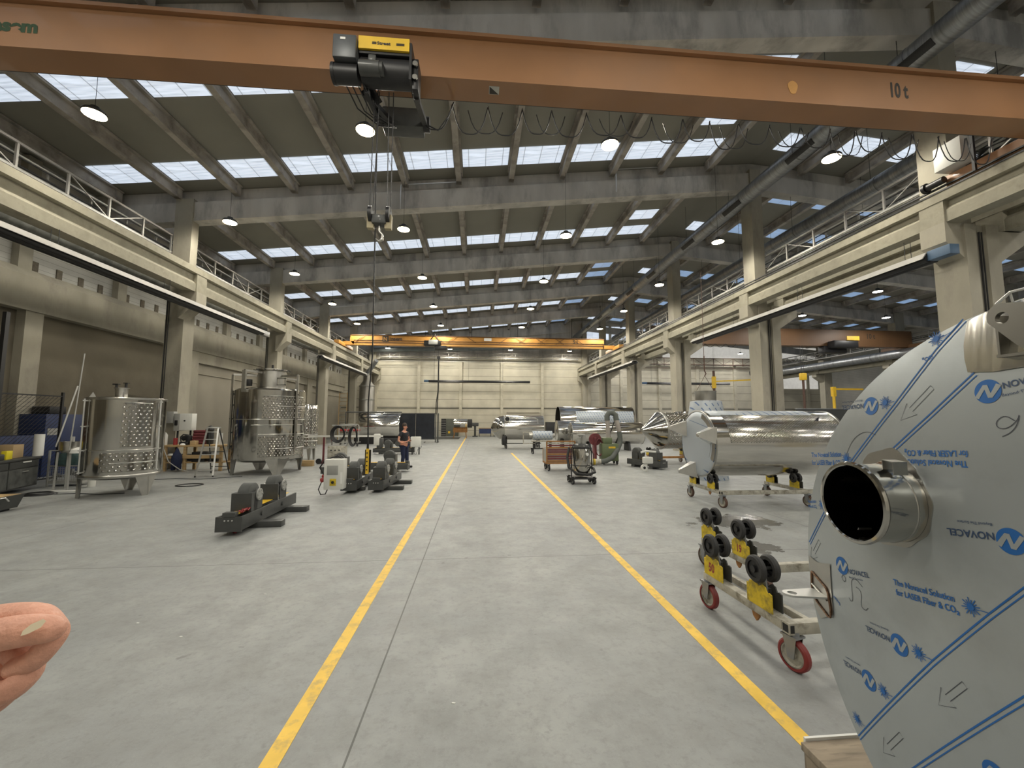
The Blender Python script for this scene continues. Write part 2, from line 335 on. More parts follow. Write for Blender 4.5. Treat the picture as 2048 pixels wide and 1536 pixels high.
def film_material(name, sc=1., col=(.42, .46, .50)):
    """pale blue protective film with slanting rows of blue print"""
    m, nt, b = NT(name); N = nt.nodes; L = nt.links; b.inputs['Roughness'].default_value = .35; b.inputs['Metallic'].default_value = .25
    tc = N.new('ShaderNodeTexCoord'); mp = N.new('ShaderNodeMapping'); mp.inputs['Rotation'].default_value = (math.radians(60), 0, math.radians(35)); mp.inputs['Scale'].default_value = (sc*6, sc*2.2, sc*6)
    L.new(tc.outputs['Object'], mp.inputs[0]); sp = N.new('ShaderNodeSeparateXYZ'); L.new(mp.outputs[0], sp.inputs[0])
    rowi = math_node(nt, 'FLOOR', sp.outputs[0]); a = math_node(nt, 'ABSOLUTE', math_node(nt, 'SUBTRACT', math_node(nt, 'FRACT', sp.outputs[0]), .5)); l1 = math_node(nt, 'LESS_THAN', a, .10)
    q = math_node(nt, 'FRACT', math_node(nt, 'ADD', sp.outputs[1], math_node(nt, 'MULTIPLY', rowi, .37))); dash = math_node(nt, 'LESS_THAN', q, .6)
    f = math_node(nt, 'MULTIPLY', math_node(nt, 'MULTIPLY', l1, dash), .8)
    x = N.new('ShaderNodeMix'); x.data_type = 'RGBA'; L.new(f, x.inputs[0]); x.inputs[6].default_value = (*col, 1); x.inputs[7].default_value = (.03, .09, .25, 1)
    L.new(x.outputs[2], b.inputs['Base Color']); return m
FILM = film_material('printed_protective_film')
FILMP = mat('plain_protective_film', (.40, .43, .44), .30, .5, var=.05, scale=2, bump=.10, bscale=3, dirt=(.33, .35, .355), dscale=2.5)
# ---------------------------------------------------------------- setting
YF = [-6.25 + 8*k for k in range(8)]           # front faces of the frames: ... 1.75, 9.75, 17.75 ... 49.75
def zb(X): return 11.67 + .107*X if X <= 13.2 else 13.08 - .09*(X-13.2)      # underside of the roof beams
def zp(X): return zb(X) + .93                                              # underside of the purlins
def zs(X): return zb(X) + 1.40                                             # underside of the roof sheet
XL, XR, X3 = -12.05, 12.85, 38.0
struct('floor', MB().box(-16.4, 46, -9, 50.2, -.3, 0), FLOOR, 0)
for (n, x) in ((1, -1.18), (2, 2.06)): struct('trim_%d' % n, MB().box(x-.055, x+.055, .2, 48 if n == 1 else 24.5, .0005, .003), LINE, 0, label='yellow line painted on the floor')
struct('ceiling', MB().add([(-16.4, -9, zs(-16.4)), (13.2, -9, zs(13.2)), (46, -9, zs(46)), (-16.4, 50.2, zs(-16.4)), (13.2, 50.2, zs(13.2)), (46, 50.2, zs(46)),
      (-16.4, -9, zs(-16.4)+.2), (13.2, -9, zs(13.2)+.2), (46, -9, zs(46)+.2), (-16.4, 50.2, zs(-16.4)+.2), (13.2, 50.2, zs(13.2)+.2), (46, 50.2, zs(46)+.2)],
      [(0, 1, 4, 3), (1, 2, 5, 4), (6, 9, 10, 7), (7, 10, 11, 8), (0, 3, 9, 6), (2, 8, 11, 5)]), ROOF, 0)
struct('wall_back', MB().prism([(-16.4, 0), (46, 0), (46, zs(46)), (13.2, zs(13.2)), (-16.4, zs(-16.4))], .3, (0, 50.15, 0)), BACKW, 0)
struct('wall_left', MB().box(-16.4, -16.1, -9, 50, 0, 11.6), BLOCKW, 0)
struct('wall_front_unseen', MB().box(-16.4, 46, -9.3, -9, 0, 14.4), BLOCKW, 0)  # unseen wall behind the camera, put in to darken what the steel reflects
struct('wall_right', MB().box(45.7, 46, -9, 50, 0, 11.8), BLOCKW, 0)
# left wall: ledge beam, brown lower panels, pilasters, frame of the tall openings
k = 0
BY = [-9, -1, 7, 15.12, 24.2, 33, 41.2, 50]
for y0, y1 in zip(BY, BY[1:]):
    struct('wall_left_beam', MB().prism([(0, 5.76), (.5, 5.76), (.5, 6.95), (.22, 7.26), (0, 7.26)], y1-y0, (-16.1, (y0+y1)/2, 0)), CONC, 0)
for y0, y1 in ((-9, 7.4), (8, 15.4), (16.1, 23.3)):
    struct('wall_left_panel', MB().box(-16.1, -15.98, y0, y1, 0, 5.76), BROWN, 0)
for y0, y1 in ((15.4, 16.0), (7.4, 8.0), (23.3, 24.4), (31.2, 32.3), (39.4, 40.5)):
    struct('wall_left_pilaster', MB().box(-16.1, -15.68, y0, y1, 0, 5.76), CONC, 0)
for y0, y1 in ((24.4, 31.2), (32.3, 39.4), (40.5, 49.8)):
    struct('wall_left_panel', MB().box(-16.1, -15.98, y0, y1, 0, 5.15), GREYP, 0)
    struct('wall_left_frame', MB().box(-16.1, -15.72, y0, y1, 5.15, 5.76).box(-15.98, -15.9, y0, y1, 4.55, 4.60), CONC, 0)
yy = -8.6
while yy < 49:
    struct('wall_left_pilaster', MB().box(-16.1, -15.85, yy, yy+.45, 7.2, 11.3), CONC, 0)
    for j in range(4):
        y2 = yy + .66 + .87*j; k += 1
        if y2 > 9: struct('window_%d' % k, MB().box(-16.1, -16.06, y2, y2+.21, 7.28, 7.68), WINB, 0)
    yy += 3.96
struct('wall_left_pipe', MB().cyl((-16.0, -9, 8.45), (-16.0, 50, 8.45), .02, n=6), DARK)
# back wall posts, floor-level band, windows under the roof
for i in range(-1, 12):
    X = -7 + 5*i
    if X < 13 or X > 15: struct('wall_back_post', MB().box(X-.17, X+.17, 49.78, 50.0, 0, 9.0 if X < 13 else 9.4), POSTC, 0)
struct('trim_3', MB().box(-16, 45, 49.93, 50, 3.30, 3.36), DARK, 0)
struct('wall_back_lintel', MB().box(3.6, 7.6, 49.9, 50, 2.75, 2.88), CONC, 0)
struct('wall_back_upper', MB().prism([(-16, 9.6), (13, 9.6), (13, zs(13)-.1), (-16, zs(-16)-.1)], .1, (0, 49.93, 0)), CONCG, 0)
for X0, X1 in ((13.7, 16.5), (16.9, 21.3)):
    k += 1; struct('window_%d' % k, MB().box(X0, X1, 49.93, 49.98, 12.0, 13.7), SKYL, 0, label='bright window high in the back wall')
for X0, X1, z0, z1 in ((23.5, 44.5, 9.9, 11.4), (36, 44.5, 6.0, 8.6)):
    k += 1; struct('window_%d' % k, MB().box(X0, X1, 49.93, 49.98, z0, z1), mat('pale_glow_%d' % k, (.6, .6, .58), .6, emit=.32, ecol=(.95, .92, .84)), 0)  # pale wall areas, brightness put in as a faint glow
# columns
for i, Y in enumerate(YF[:-1] + [49.3]):
    n = len(YF)-1
    # left row
    m = MB().box(-12.75, XL, Y, Y+.42, 7.15, zb(-12.3)+.95).box(-12.75, -12.05, Y-.10, Y+.55, 0, 7.15)
    m.prism([(-12.05, 6.05), (-11.4, 6.65), (-11.4, 7.15), (-12.05, 7.15)], .62, (0, Y-.12, 0))
    if Y > 0: struct('concrete_column', m, CONC, 0)
    # middle row with grooved front and a corbel on each side
    m = MB().box(XR+.12, XR+.66, Y, Y+.78, 7.2, zb(13.2)+.95)
    y = Y-.32
    m.box(XR, XR+.32, y, y+.8, 0, 7.2).box(XR+.32, XR+.62, y+.07, y+.8, 0, 7.2).box(XR+.62, XR+1.0, y, y+.8, 0, 7.2)
    m.prism([(XR, 6.3), (XR, 7.26), (12.35, 7.26), (12.35, 6.72)], .62, (0, Y+.05, 0)).prism([(XR+1, 6.15), (XR+1.9, 6.75), (XR+1.9, 7.05), (XR+1, 7.05)], .62, (0, Y+.05, 0))
    if Y > 0: struct('concrete_column', m, CONC, 0)
    if Y > 0: struct('concrete_column', MB().box(X3, X3+.9, Y, Y+.7, 0, zb(X3)+.95).prism([(X3, 6.1), (X3, 7.0), (X3-.9, 7.0), (X3-.9, 6.7)], .6, (0, Y+.35, 0)), CONC, 0)
# roof beams: bright face, ledge, recessed top
for Y in YF[1:]:
    for (xa, xb) in ((-16.1, 13.2), (13.2, 45.7)):
        m = MB(); y = Y+.06
        m.prism([(xa, zb(xa)), (xb, zb(xb)), (xb, zb(xb)+.82), (xa, zb(xa)+.82)], .46, (0, y+.25, 0))
        m.prism([(xa, zb(xa)+.82), (xb, zb(xb)+.82), (xb, zb(xb)+1.38), (xa, zb(xa)+1.38)], .22, (0, y+.29, 0))
        m.prism([(xa, zb(xa)-.02), (xb, zb(xb)-.02), (xb, zb(xb)+.10), (xa, zb(xa)+.10)], .50, (0, y+.25, 0))
        struct('roof_beam', m, CONCG, 0)
# purlins: one object each
m = MB().box(-.11, .11, .30, 7.95, 0, .09).box(-.055, .055, .25, 8.0, .09, .40).box(-.17, .17, .25, 8.0, .40, .46)
m.box(-.12, .12, .25, .5, 0, .4).box(-.12, .12, 7.7, 8.0, 0, .4)
PX1 = [-15.0 + 2.35*i for i in range(13) if -15.0 + 2.35*i < 13.0]; PX2 = [15.55 + 2.5*i for i in range(12)]
pm = m.mesh('purlin', PURL, 0)
for Y in YF[:-1]:
    for X in PX1 + PX2:
        o = bpy.data.objects.new('purlin', pm); COL.objects.link(o); o.location = (X, Y+.03, zp(X)); o['kind'] = 'structure'
# skylights: one translucent sheet between each pair of purlins
def sky(X0, X1, Y0, Y1, m):
    global k
    k += 1; xc = (X0+X1)/2; h = (X1-X0)/2-.2; yc = (Y0+Y1)/2; hy = (Y1-Y0)/2; a, b_ = zs(X0+.2)-.03, zs(X1-.2)-.03; zc = (a+b_)/2
    mb = MB().add([(-h, -hy, a-zc), (h, -hy, b_-zc), (h, hy, b_-zc), (-h, hy, a-zc), (-h, -hy, a-zc+.02), (h, -hy, b_-zc+.02), (h, hy, b_-zc+.02), (-h, hy, a-zc+.02)], [(0, 1, 2, 3), (7, 6, 5, 4), (0, 4, 5, 1), (1, 5, 6, 2), (2, 6, 7, 3), (3, 7, 4, 0)])
    struct('window_%d' % k, mb, m, 0, (xc, yc, zc))
for i, Y in enumerate(YF[:-1]):
    for j in range(len(PX1)-1):
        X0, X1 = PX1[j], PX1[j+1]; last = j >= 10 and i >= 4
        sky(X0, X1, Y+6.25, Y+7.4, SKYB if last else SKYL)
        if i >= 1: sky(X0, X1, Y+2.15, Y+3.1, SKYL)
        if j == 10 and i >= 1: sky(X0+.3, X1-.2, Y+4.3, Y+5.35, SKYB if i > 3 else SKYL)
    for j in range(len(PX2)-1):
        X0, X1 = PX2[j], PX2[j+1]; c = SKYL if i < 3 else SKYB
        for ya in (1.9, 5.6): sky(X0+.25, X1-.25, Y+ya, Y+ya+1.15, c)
    sky(13.3, 15.45, Y+6.0, Y+7.1, SKYL)
# runway beams (I profile) with end blocks at every column, and their rails
def runway(name, xa, xb, z0, z1, off):
    w = xb-xa
    for i, Y in enumerate(YF[:-1]):
        y0, y1 = Y+off, Y+8+off
        if i == len(YF)-2: y1 = 49.6
        m = MB().box(xa, xb, y0, y1, z1-.24, z1).box(xa+w*.32, xb-w*.32, y0, y1, z0+.3, z1-.24)
        m.prism([(xa+.06, z0), (xb-.06, z0), (xb-.06, z0+.32), (xb-w*.32, z0+.45), (xa+w*.32, z0+.45), (xa+.06, z0+.32)], y1-y0, (0, (y0+y1)/2, 0))
        m.box(xa+.02, xb-.02, y0, y0+.30, z0, z1-.2).box(xa+.02, xb-.02, y1-.30, y1, z0, z1-.2)
        struct('crane_runway_beam', m, CONCY, 0)
runway('l', -11.98, -11.4, 7.15, 8.13, -.12); runway('m', 12.35, 12.9, 7.26, 8.10, .05); runway('n', 14.1, 14.7, 7.08, 7.88, .05); runway('r', 37.1, 37.7, 7.0, 7.9, .05)
for n_, x, z in (('left', -11.69, 8.13), ('middle', 12.62, 8.10), ('far', 14.4, 7.88), ('right', 37.4, 7.9)):
    one('crane_rail', MB().box(x-.05, x+.05, -8.5, 49.6, z, z+.07), BLACK, f'dark steel crane rail running on top of the {n_} runway beam', 'rail')
one('conductor_bar', MB().box(12.36, 12.41, -8, 49.5, 8.22, 8.26).box(12.33, 12.36, -8, 49.5, 8.10, 8.14), BLACK, 'thin black conductor bar along the edge of the middle runway beam', 'conductor bar')
# ---------------------------------------------------------------- pendant lamps
def make_lamp(g, X, wire_top):
    t = thing('pendant_lamp', 'x', 'lamp', (0, 0, 0))
    MB().lathe([(.02, .16), (.10, .15), (.11, .06), (.24, .03), (.27, -.02), (.255, -.06), (.25, -.06)], 24).build('housing', GREY, t)
    MB().cyl((0, 0, -.055), (0, 0, -.075), .25, n=24).build('lamp_glass', g, t)
    return t
pl = [make_lamp(LAMPG, 0, 0), make_lamp(LAMPG2, 0, 0)]
used = [0, 0]
for r, Y in enumerate(LAMP_FILL_Y):
    if Y < 8: continue
    for c, X in enumerate(LAMP_X + LAMP_X2):
        q = 0 if c < 4 else 1
        t = pl[q] if not used[q] else copy_tree(pl[q]); used[q] = 1
        t.location = (X, Y, LAMP_Z)
        nm = ['leftmost', 'second from the left', 'third from the left', 'by the middle duct'][c] if c < 4 else ['first', 'second', 'third'][c-4] + ' across the right-hand hall'
        t['label'] = f'round glowing pendant lamp, {ORD[r-1]} row from the front, {nm}'; t['group'] = 'round pendant lamps under the roof'
        top = min(zs(X), zp(X) + .42) if abs(min((X-p for p in PX1+PX2), key=abs)) < .2 else zs(X)
        wm = MB().cyl((0, 0, .15), (0, 0, top-LAMP_Z), .006, n=5); w_ = wm.build('wire', BLACK, t)
# ---------------------------------------------------------------- ducts
def duct(name, label, X, Z, R, y0, y1, m, grilles=(), step=4.0):
    t = thing(name, label, 'duct', (X, y0, Z))
    b = MB().pipe((0, 0, 0), (0, y1-y0, 0), R, .01, 28)
    b.build('duct_tube', m, t)
    y = 1.6; n = 0
    while y < y1-y0:
        MB().pipe((0, y, 0), (0, y+.10, 0), R+.012, .012, 28).build('joint_ring', m, t); y += step; n += 1
    for gy in grilles:
        gm = MB(); a0, a1 = math.radians(200), math.radians(236); r2 = R+.018
        for (sgn) in (0,):
            N_ = 6; vs = []
            for i in range(N_+1):
                a = a0+(a1-a0)*i/N_
                vs += [(r2*math.cos(a), gy-y0, r2*math.sin(a)), (r2*math.cos(a), gy-y0+1.25, r2*math.sin(a)), ((R-.005)*math.cos(a), gy-y0, (R-.005)*math.sin(a)), ((R-.005)*math.cos(a), gy-y0+1.25, (R-.005)*math.sin(a))]
            fs = []
            for i in range(N_): k_ = 4*i; fs += [(k_, k_+1, k_+5, k_+4), (k_+2, k_+6, k_+7, k_+3), (k_, k_+4, k_+6, k_+2), (k_+1, k_+3, k_+7, k_+5)]
            fs += [(0, 2, 3, 1), (4*N_, 4*N_+1, 4*N_+3, 4*N_+2)]
            gm.add(vs, fs)
        gm.build('grille', BLACK, t)
    return t
spiral = mat('spiral_duct', (.30, .31, .32), .4, .85, var=.22, scale=7, stretch=(.2, 3, .2), dirt=(.16, .16, .16), dscale=1.1)
gy = [8.9, 12.75, 16.8, 20.8, 25.7, 29.6, 33.6, 37.5, 41.5]
t = duct('spiral_duct', 'long grey spiral duct with black grilles hanging left of the middle columns', 12.0, 12.03, .34, 4, 49, spiral, gy)
for y in range(6, 49, 4): MB().cyl((0, y-4, .34), (0, y-4, zs(12)-12.03), .008, n=5).build('hanger', BLACK, t)
t = duct('spiral_duct', 'long plain grey spiral duct hanging right of the middle columns', 15.2, 10.95, .34, 4, 44, spiral)
for y in range(6, 44, 4): MB().cyl((0, y-4, .34), (0, y-4, zs(15.2)-10.95), .008, n=5).build('hanger', BLACK, t)
t = duct('spiral_duct', 'dark spiral duct running behind the left columns below the runway beam', -13.2, 7.68, .28, 5, 44, DUCTD)
for y in (12, 20, 28, 36): MB().bar((0, y-5, .29), (0, y-5, .5), .03).bar((-.4, y-5, .5), (.45, y-5, .5), .05).build('bracket', BLACK, t)
t = duct('spiral_duct', 'shiny grey duct along the far side of the right-hand hall', 36.5, 7.72, .38, 9, 49, spiral)
for y in (14, 24, 34, 44): MB().bar((0, y-9, .37), (0, y-9, .9), .04).bar((0, y-9, .9), (1.3, y-9, .9), .06).build('bracket', BLACK, t)
t = thing('air_duct', 'large blue-grey duct crossing the hall below the last roof beam', 'duct', (-12.4, 48.75, 10.15))
MB().pipe((0, 0, 0), (24.5, 0, .75), .34, .01, 24).build('duct_tube', mat('bluegrey_duct', (.2, .23, .25), .4, .5), t)
for x in (.6, 6.2, 11.7, 17.2, 23.9): MB().bar((x, 0, x*.031+.3), (x, 0, zs(x-12.4)-10.1), .05).build('hanger', BLACK, t)
# ---------------------------------------------------------------- radiant heaters
def heater(label, p, q, burner, flip=0, hang=1.5):
    p, q = Vector(p), Vector(q); L = (q-p).length; t = thing('radiant_heater', label, 'heater', p, math.atan2(q.y-p.y, q.x-p.x)-PI/2)
    MB().prism([(-.30, -.03), (-.16, .16), (.16, .16), (.30, -.03), (.27, -.03), (.15, .13), (-.15, .13), (-.27, -.03)], L, (0, L/2, 0), (1, 0, 0), (0, 0, 1)).build('reflector', HEATG if hang < 3 else BLACK, t)
    MB().cyl((-.12, 0, -.02), (-.12, L, -.02), .09, n=12).build('burner_tube', BLACK, t)
    MB().cyl((.12, 0, -.02), (.12, L, -.02), .09, n=12).build('burner_tube', BLACK, t)
    yb = -.35 if burner == 0 else L+.0
    MB().box(-.14, .14, yb-.2 if burner == 0 else yb, yb+.35 if burner == 0 else yb+.7, -.08, .18, .01).build('burner_box', BLUEL if burner < 2 else GALV, t)
    h = MB()
    for i in range(int(L//4)+1):
        y = min(L-.3, .6+4*i); tp = hang if hang < 3 else zs((p + (q-p)*y/L).x) - 6.37; h.cyl((-.1, y, .15), (-.1, y, tp), .008, n=5).cyl((.1, y, .15), (.1, y, tp), .008, n=5)
    h.build('hanging_wires', BLACK, t)
    return t
heater('long dark tube heater hanging under the left runway beam, nearest the camera', (-11.3, 3, 6.45), (-11.3, 22.1, 6.45), 2, hang=.6)
heater('dark tube heater under the far part of the left runway beam', (-11.3, 30.3, 6.45), (-11.3, 42.0, 6.45), 2, hang=.6)
heater('long dark tube heater with blue burner under the middle runway beam, nearest the camera', (12.4, 9.9, 6.42), (12.4, 22.2, 6.42), 0, hang=.7)
heater('dark tube heater under the far part of the middle runway beam', (12.4, 31.2, 6.5), (12.4, 44, 6.5), 2, hang=.6)
heater('dark tube heater with blue burner hanging in front of the back wall', (-5.6, 48, 6.35), (6.2, 48, 6.42), 0, hang=4.2)
heater('tube heater hanging across the right-hand hall near the back wall', (20.5, 48, 6.35), (31, 48, 6.35), 0, hang=4.2)
# ---------------------------------------------------------------- service walkways: trusses with pipes and cables
def walkway(label, p, q, W, z0, z1, step=1.45, inner=1, pipes=True):
    """truss parallel to the wall, its plane pair W apart"""
    p, q = Vector(p), Vector(q); L = (q-p).length; t = thing('service_walkway', label, 'walkway', (p.x, p.y, 0), math.atan2(q.y-p.y, q.x-p.x)-PI/2)
    MB().bar((0, 0, z0), (0, L, z0), .07).bar((0, 0, z1), (0, L, z1), .07).build('front_chords', TRUSSG, t)
    MB().bar((W, 0, z0), (W, L, z0), .06).bar((W, 0, z1), (W, L, z1), .06).build('rear_chords', TRUSSG, t)
    d = MB(); n = int(L/step)
    for i in range(n+1):
        y = i*step; d.bar((0, y, z0), (0, y, z1), .06).bar((W, y, z0), (W, y, z1), .05).bar((0, y, z0), (W, y, z0), .05)
        if i < n:
            if i % 3 != 2: d.bar((0, y, z1 if i % 2 == 0 else z0), (0, y+step, z0 if i % 2 == 0 else z1), .03)
            else: d.bar((0, y, z0+.03), (W, y+step, z0+.03), .03)
    tag(d.build('truss_lattice', TRUSSG, t), kind=None)
    if pipes:
        for j, (a, b_, r, m) in enumerate(((.3, .12, .045, GALV), (.55, .3, .03, BLACK), (.4, .55, .025, ALU), (.2, .42, .02, BLACK))):
            MB().cyl((W*a, 0, z0+b_), (W*a, L, z0+b_), r, n=8).build('pipe_run', m, t)
    MB().box(min(0, W)*.9, max(0, W)*.9, 0, L, z0-.06, z0-.035).build('deck_tray', TRUSSG, t)
    return t
walkway('galvanised truss walkway with pipes along the top of the left columns', (-12.83, -4, 0), (-12.83, 49, 0), -.6, 8.93, 9.68)
walkway('galvanised truss walkway with pipes along the right side of the middle columns', (13.62, 2, 0), (13.62, 49, 0), .55, 9.0, 9.75)
walkway('truss walkway along the far columns of the right-hand hall', (37.62, 9, 0), (37.62, 49, 0), .20, 8.7, 9.5)
def xwalk(label, x0, x1, y, z0, z1, step, m):
    t = thing('service_walkway', label, 'walkway', (x0, y, 0)); L = x1-x0
    MB().bar((0, 0, z1), (L, 0, z1), .07).bar((0, 0, z0), (L, 0, z0), .07).bar((0, .1, z0-.45), (L, .1, z0-.45), .05).build('rails', m, t)
    d = MB(); i = 0
    while i*step < L: d.bar((i*step, 0, z0-.2), (i*step, 0, z1), .05); d.bar((i*step, 0, z0 if i % 2 else z1), (min(L, (i+1)*step), 0, z1 if i % 2 else z0), .03); i += 1
    d.build('railing_lattice', m, t); MB().box(0, L, 0, .6, z0-.06, z0).build('deck', TRUSSG, t)
    return t
xwalk('galvanised railed walkway crossing the back wall of the main hall', -11.5, 12.4, 49.15, 9.35, 9.95, 1.15, TRUSSG)
xwalk('thin dark truss crossing the back wall of the right-hand hall', 14.2, 37, 49.15, 8.9, 9.7, 1.3, PIPEB)
# downpipes and cable runs on the columns
for Y in YF[2:-1]:
    i = YF.index(Y)
    one('downpipe', MB().cyl((-12.68, Y-.14, .2), (-12.68, Y-.14, 6.9), .022, n=8).cyl((-12.60, Y-.14, .2), (-12.60, Y-.14, 6.9), .016, n=8), BLACK, f'dark cable pipes down the front of the left column, {ORD[i-2]} column from the front', 'pipe')
for Y in YF[2:-1]:
    i = YF.index(Y)
    one('downpipe', MB().cyl((XR+.45, Y-.285, .1), (XR+.45, Y-.285, 7.0), .022, n=8).cyl((XR+.53, Y-.285, .1), (XR+.53, Y-.285, 7.0), .016, n=8), DARK, f'dark pipes in the groove of the middle column, {ORD[i-2]} column from the front', 'pipe')
one('wall_conduit', MB().tube([(-15.95, 26.2, 7.3), (-15.9, 26.2, 5.5), (-15.9, 28, 5.45)], .03).tube([(-15.9, 28, 5.45), (-15.9, 29.5, 5.45)], .03), BLACK, 'dark bent conduit on the left wall beam', 'conduit')
# white fluorescent batten and thin conduits on the roof beams
def batten(label, x0, x1, y, z): one('conduit_frame', MB().bar((x0, y, z), (x1, y, z+(x1-x0)*.107), .03).bar((x0, y, z), (x0, y, z-1.1), .03), ALU, label, 'conduit')
batten('thin white conduit on the roof beam behind the crane hoist', -3.45, -.9, 17.72, 12.35)
batten('thin white conduit on the roof beam left of the long duct', 6.35, 8.65, 17.72, 13.62)
batten('thin white conduit at the top of the left column behind the third beam', -11.9, -9.2, 33.7, 11.0)
# vertical strap and wires hanging in front of the back wall
t = thing('hanging_strap', 'long dark loop of strap hanging in front of the back wall', 'strap', (-4.35, 46, 2.6))
MB().tube([(0, 0, 6.2), (0, 0, 2.5), (-.16, 0, 1.2), (-.2, 0, .1), (-.14, 0, -.1), (-.06, 0, .1), (-.02, 0, 1.2), (.06, 0, 3), (.05, 0, 6.2)], .05, 6).build('strap_loop', BLACK, t)
MB().box(-.15, .2, -.1, .1, 6.1, 6.4).bar((0, 0, 6.3), (0, 0, zs(-4.35)-2.6), .03).build('hanger', BLACK, t)
# ceiling fan-like dark dish on column, yellow jib arms in the right-hand hall
t = thing('jib_crane', 'yellow swing jib on a tall dark post in the right-hand hall', 'crane', (24.2, 40, 0))
MB().cyl((0, 0, 0), (0, 0, 7.0), .12).build('post', PIPEB, t); MB().bar((0, 0, 5.9), (6, 0, 6.2), .12).bar((0, 0, 5.2), (0, 0, 6.4), .3).build('jib_arm', YEL2, t); MB().box(5.1, 5.4, -.1, .1, 5.2, 6.0).build('hoist', PIPEB, t)
t = thing('jib_crane', 'small yellow swing jib above the dark panel behind the big head', 'crane', (33.6, 36, 0))
MB().cyl((0, 0, 0), (0, 0, 5.0), .12).build('post', YEL2, t); MB().bar((-.2, 0, 4.9), (3, 0, 4.9), .16).bar((0, 0, 4.2), (0, 0, 5.1), .3).build('jib_arm', YEL2, t)
t = thing('suspended_pole', 'dark red pole hanging from a yellow hook block in the right-hand hall', 'pole', (27.2, 32, 0))
MB().cyl((0, 0, .2), (0, 0, 5.3), .09).build('pole', PIPEB, t); MB().box(-.25, .25, -.15, .15, 5.3, 5.9, .05).build('hook_block', YEL2, t); MB().cyl((-.12, 0, 5.9), (-.12, 0, 8.25), .015, n=5).cyl((.12, 0, 5.9), (.12, 0, 8.25), .015, n=5).build('hoist_rope', BLACK, t)
one('wall_lamp_dish', MB().lathe([(.02, .25), (.3, .2), (.55, 0), (.5, 0), (.28, .15)], 20, (24.1, 33.4, 6.1), (-.7, -.7, .2)), BLACK, 'large dark dish beside the second middle column', 'dish')
# ---------------------------------------------------------------- 10 t bridge crane close overhead
t = thing('bridge_crane', 'big orange 10 t bridge crane spanning the hall close overhead', 'crane', (0, 7.0, 8.18))
MB().box(-11.35, 12.2, .03, .50, .01, .80).build('box_girder', ORANGE, t)
MB().box(-11.35, 12.2, -.05, .58, .80, .87).build('top_flange', ORANGE, t)
MB().box(-11.35, 12.2, 0, .53, -.015, .015).build('bottom_flange', ORANGE, t)
for x in (-11.3, 12.2): MB().box(x-.14, x+.14, -1.6, 2.15, -.16, .12, .01).build('end_carriage', ORANGE, t)
for x in (-11.3, 12.2):
    for y in (-1.3, 1.85): MB().cyl((x-.06, y, -.06), (x+.06, y, -.06), .13).build('travel_wheel', BLACK, t)
X = Vector((1, 0, 0)); Z = Vector((0, 0, 1))
add_text(MB(), '10 t', .43, (8.18, .026, .28), X, Z, .014, .60).build('load_lettering', TXK, t)
add_text(MB(), 'insem', .30, (-7.43, .026, .29), X, Z, .016, 1.12, 'RIGHT').build('maker_lettering', TXG, t)
m = MB().prism([(.12+.1*math.cos(a)*(1+.15*math.sin(3*a)), .3+.14*math.sin(a)) for a in [i*PI/8 for i in range(16)]], .004, (6.0, .026, .02))
m.build('paint_patch', mat('bare_patch', (.50, .26, .08), .6), t)
MB().box(.17, .36, .12, .31, -.019, -.015).build('warning_plate', mat('plate_white', (.45, .44, .40), .5), t)
MB().prism([(0, 0), (.17, .17), (0, .17)], .003, (.18, .13, -.021), (1, 0, 0), (0, 1, 0)).build('plate_triangle', TXK, t)
# electric cabinet, buffer and pole at the middle runway end
MB().box(11.75, 12.15, 1.55, 2.15, .18, .80, .01).build('electric_cabinet', WHITE, t)
MB().cyl((11.95, 2.1, .0), (11.95, 2.5, .0), .09).cyl((11.95, 2.5, .0), (11.95, 2.58, .0), .13).build('buffer', BLACK, t)
MB().bar((11.8, 1.35, -.25), (11.8, 1.35, .72), .06).bar((11.8, 1.35, .68), (12.2, 1.0, .68), .05).build('collector_arm', BLACK, t)
m = MB()
for i in range(6): m.tube([(12.1+.06*i, .6, .5), (12.0+.1*i, .9, .2+.05*i), (12.2, 1.3, .35), (12.3, 1.7, .5-.05*i)], .014, 6)
m.build('cable_bundle', BLACK, t)
MB().box(-11.2, 12.2, .56, .60, .03, .07).build('festoon_rail', BLACK, t)
m = MB(); x = -1.2; i = 0; random.seed(5)
while x < 10.6:
    w_ = .58 + random.random()*.14; d = .42 + random.random()*.18; dx = .5*w_ + .0
    pts = [(x + w_*(a/10), .58+.02*(i % 2), -.05 - d*(1-abs(2*a/10-1)**3.2)) for a in range(11)]
    m.tube(pts, .011, 6); 
    if i % 2: m.tube([(p[0]+.3, p[1]+.12, p[2]*.8-.01) for p in pts], .009, 5)
    x += w_*1.0; i += 1
m.build('festoon_cable', BLACK, t)
# ---------------------------------------------------------------- its hoist trolley (rides on the girder: a thing of its own)
h = thing('rope_hoist', 'black rope hoist with yellow cover riding on the big orange girder', 'hoist', (-1.75, 6.9, 7.6))
MB().box(-.24, .58, -.50, -.46, .45, .67).build('cover_panel', YEL2, h)
add_text(MB(), 'Street', .075, (.06, -.504, .53), X, Z, .003, 1.15).box(-.02, .05, -.506, -.502, .535, .55).box(-.02, .05, -.506, -.502, .558, .573).box(.37, .50, -.506, -.502, .535, .55).box(.37, .50, -.506, -.502, .558, .573).build('cover_lettering', TXK, h)
MB().box(-.24, .58, -.46, -.06, .40, .67).build('cover_box', BLACK, h)
MB().cyl((-.22, -.26, .22), (.58, -.26, .22), .22, n=28).build('rope_drum', BLACK, h)
MB().cyl((-.20, -.5, .10), (.12, -.5, .10), .115, n=24).cyl((.12, -.5, .10), (.17, -.5, .10), .10, n=24).box(-.06, .06, -.56, -.44, .20, .30, .01).build('hoist_motor', GREY, h)
MB().box(-.62, -.25, -.58, -.12, .20, .60, .02).build('gearbox_cover', mat('grey_gearbox', (.09, .095, .10), .45, .3, var=.2), h)
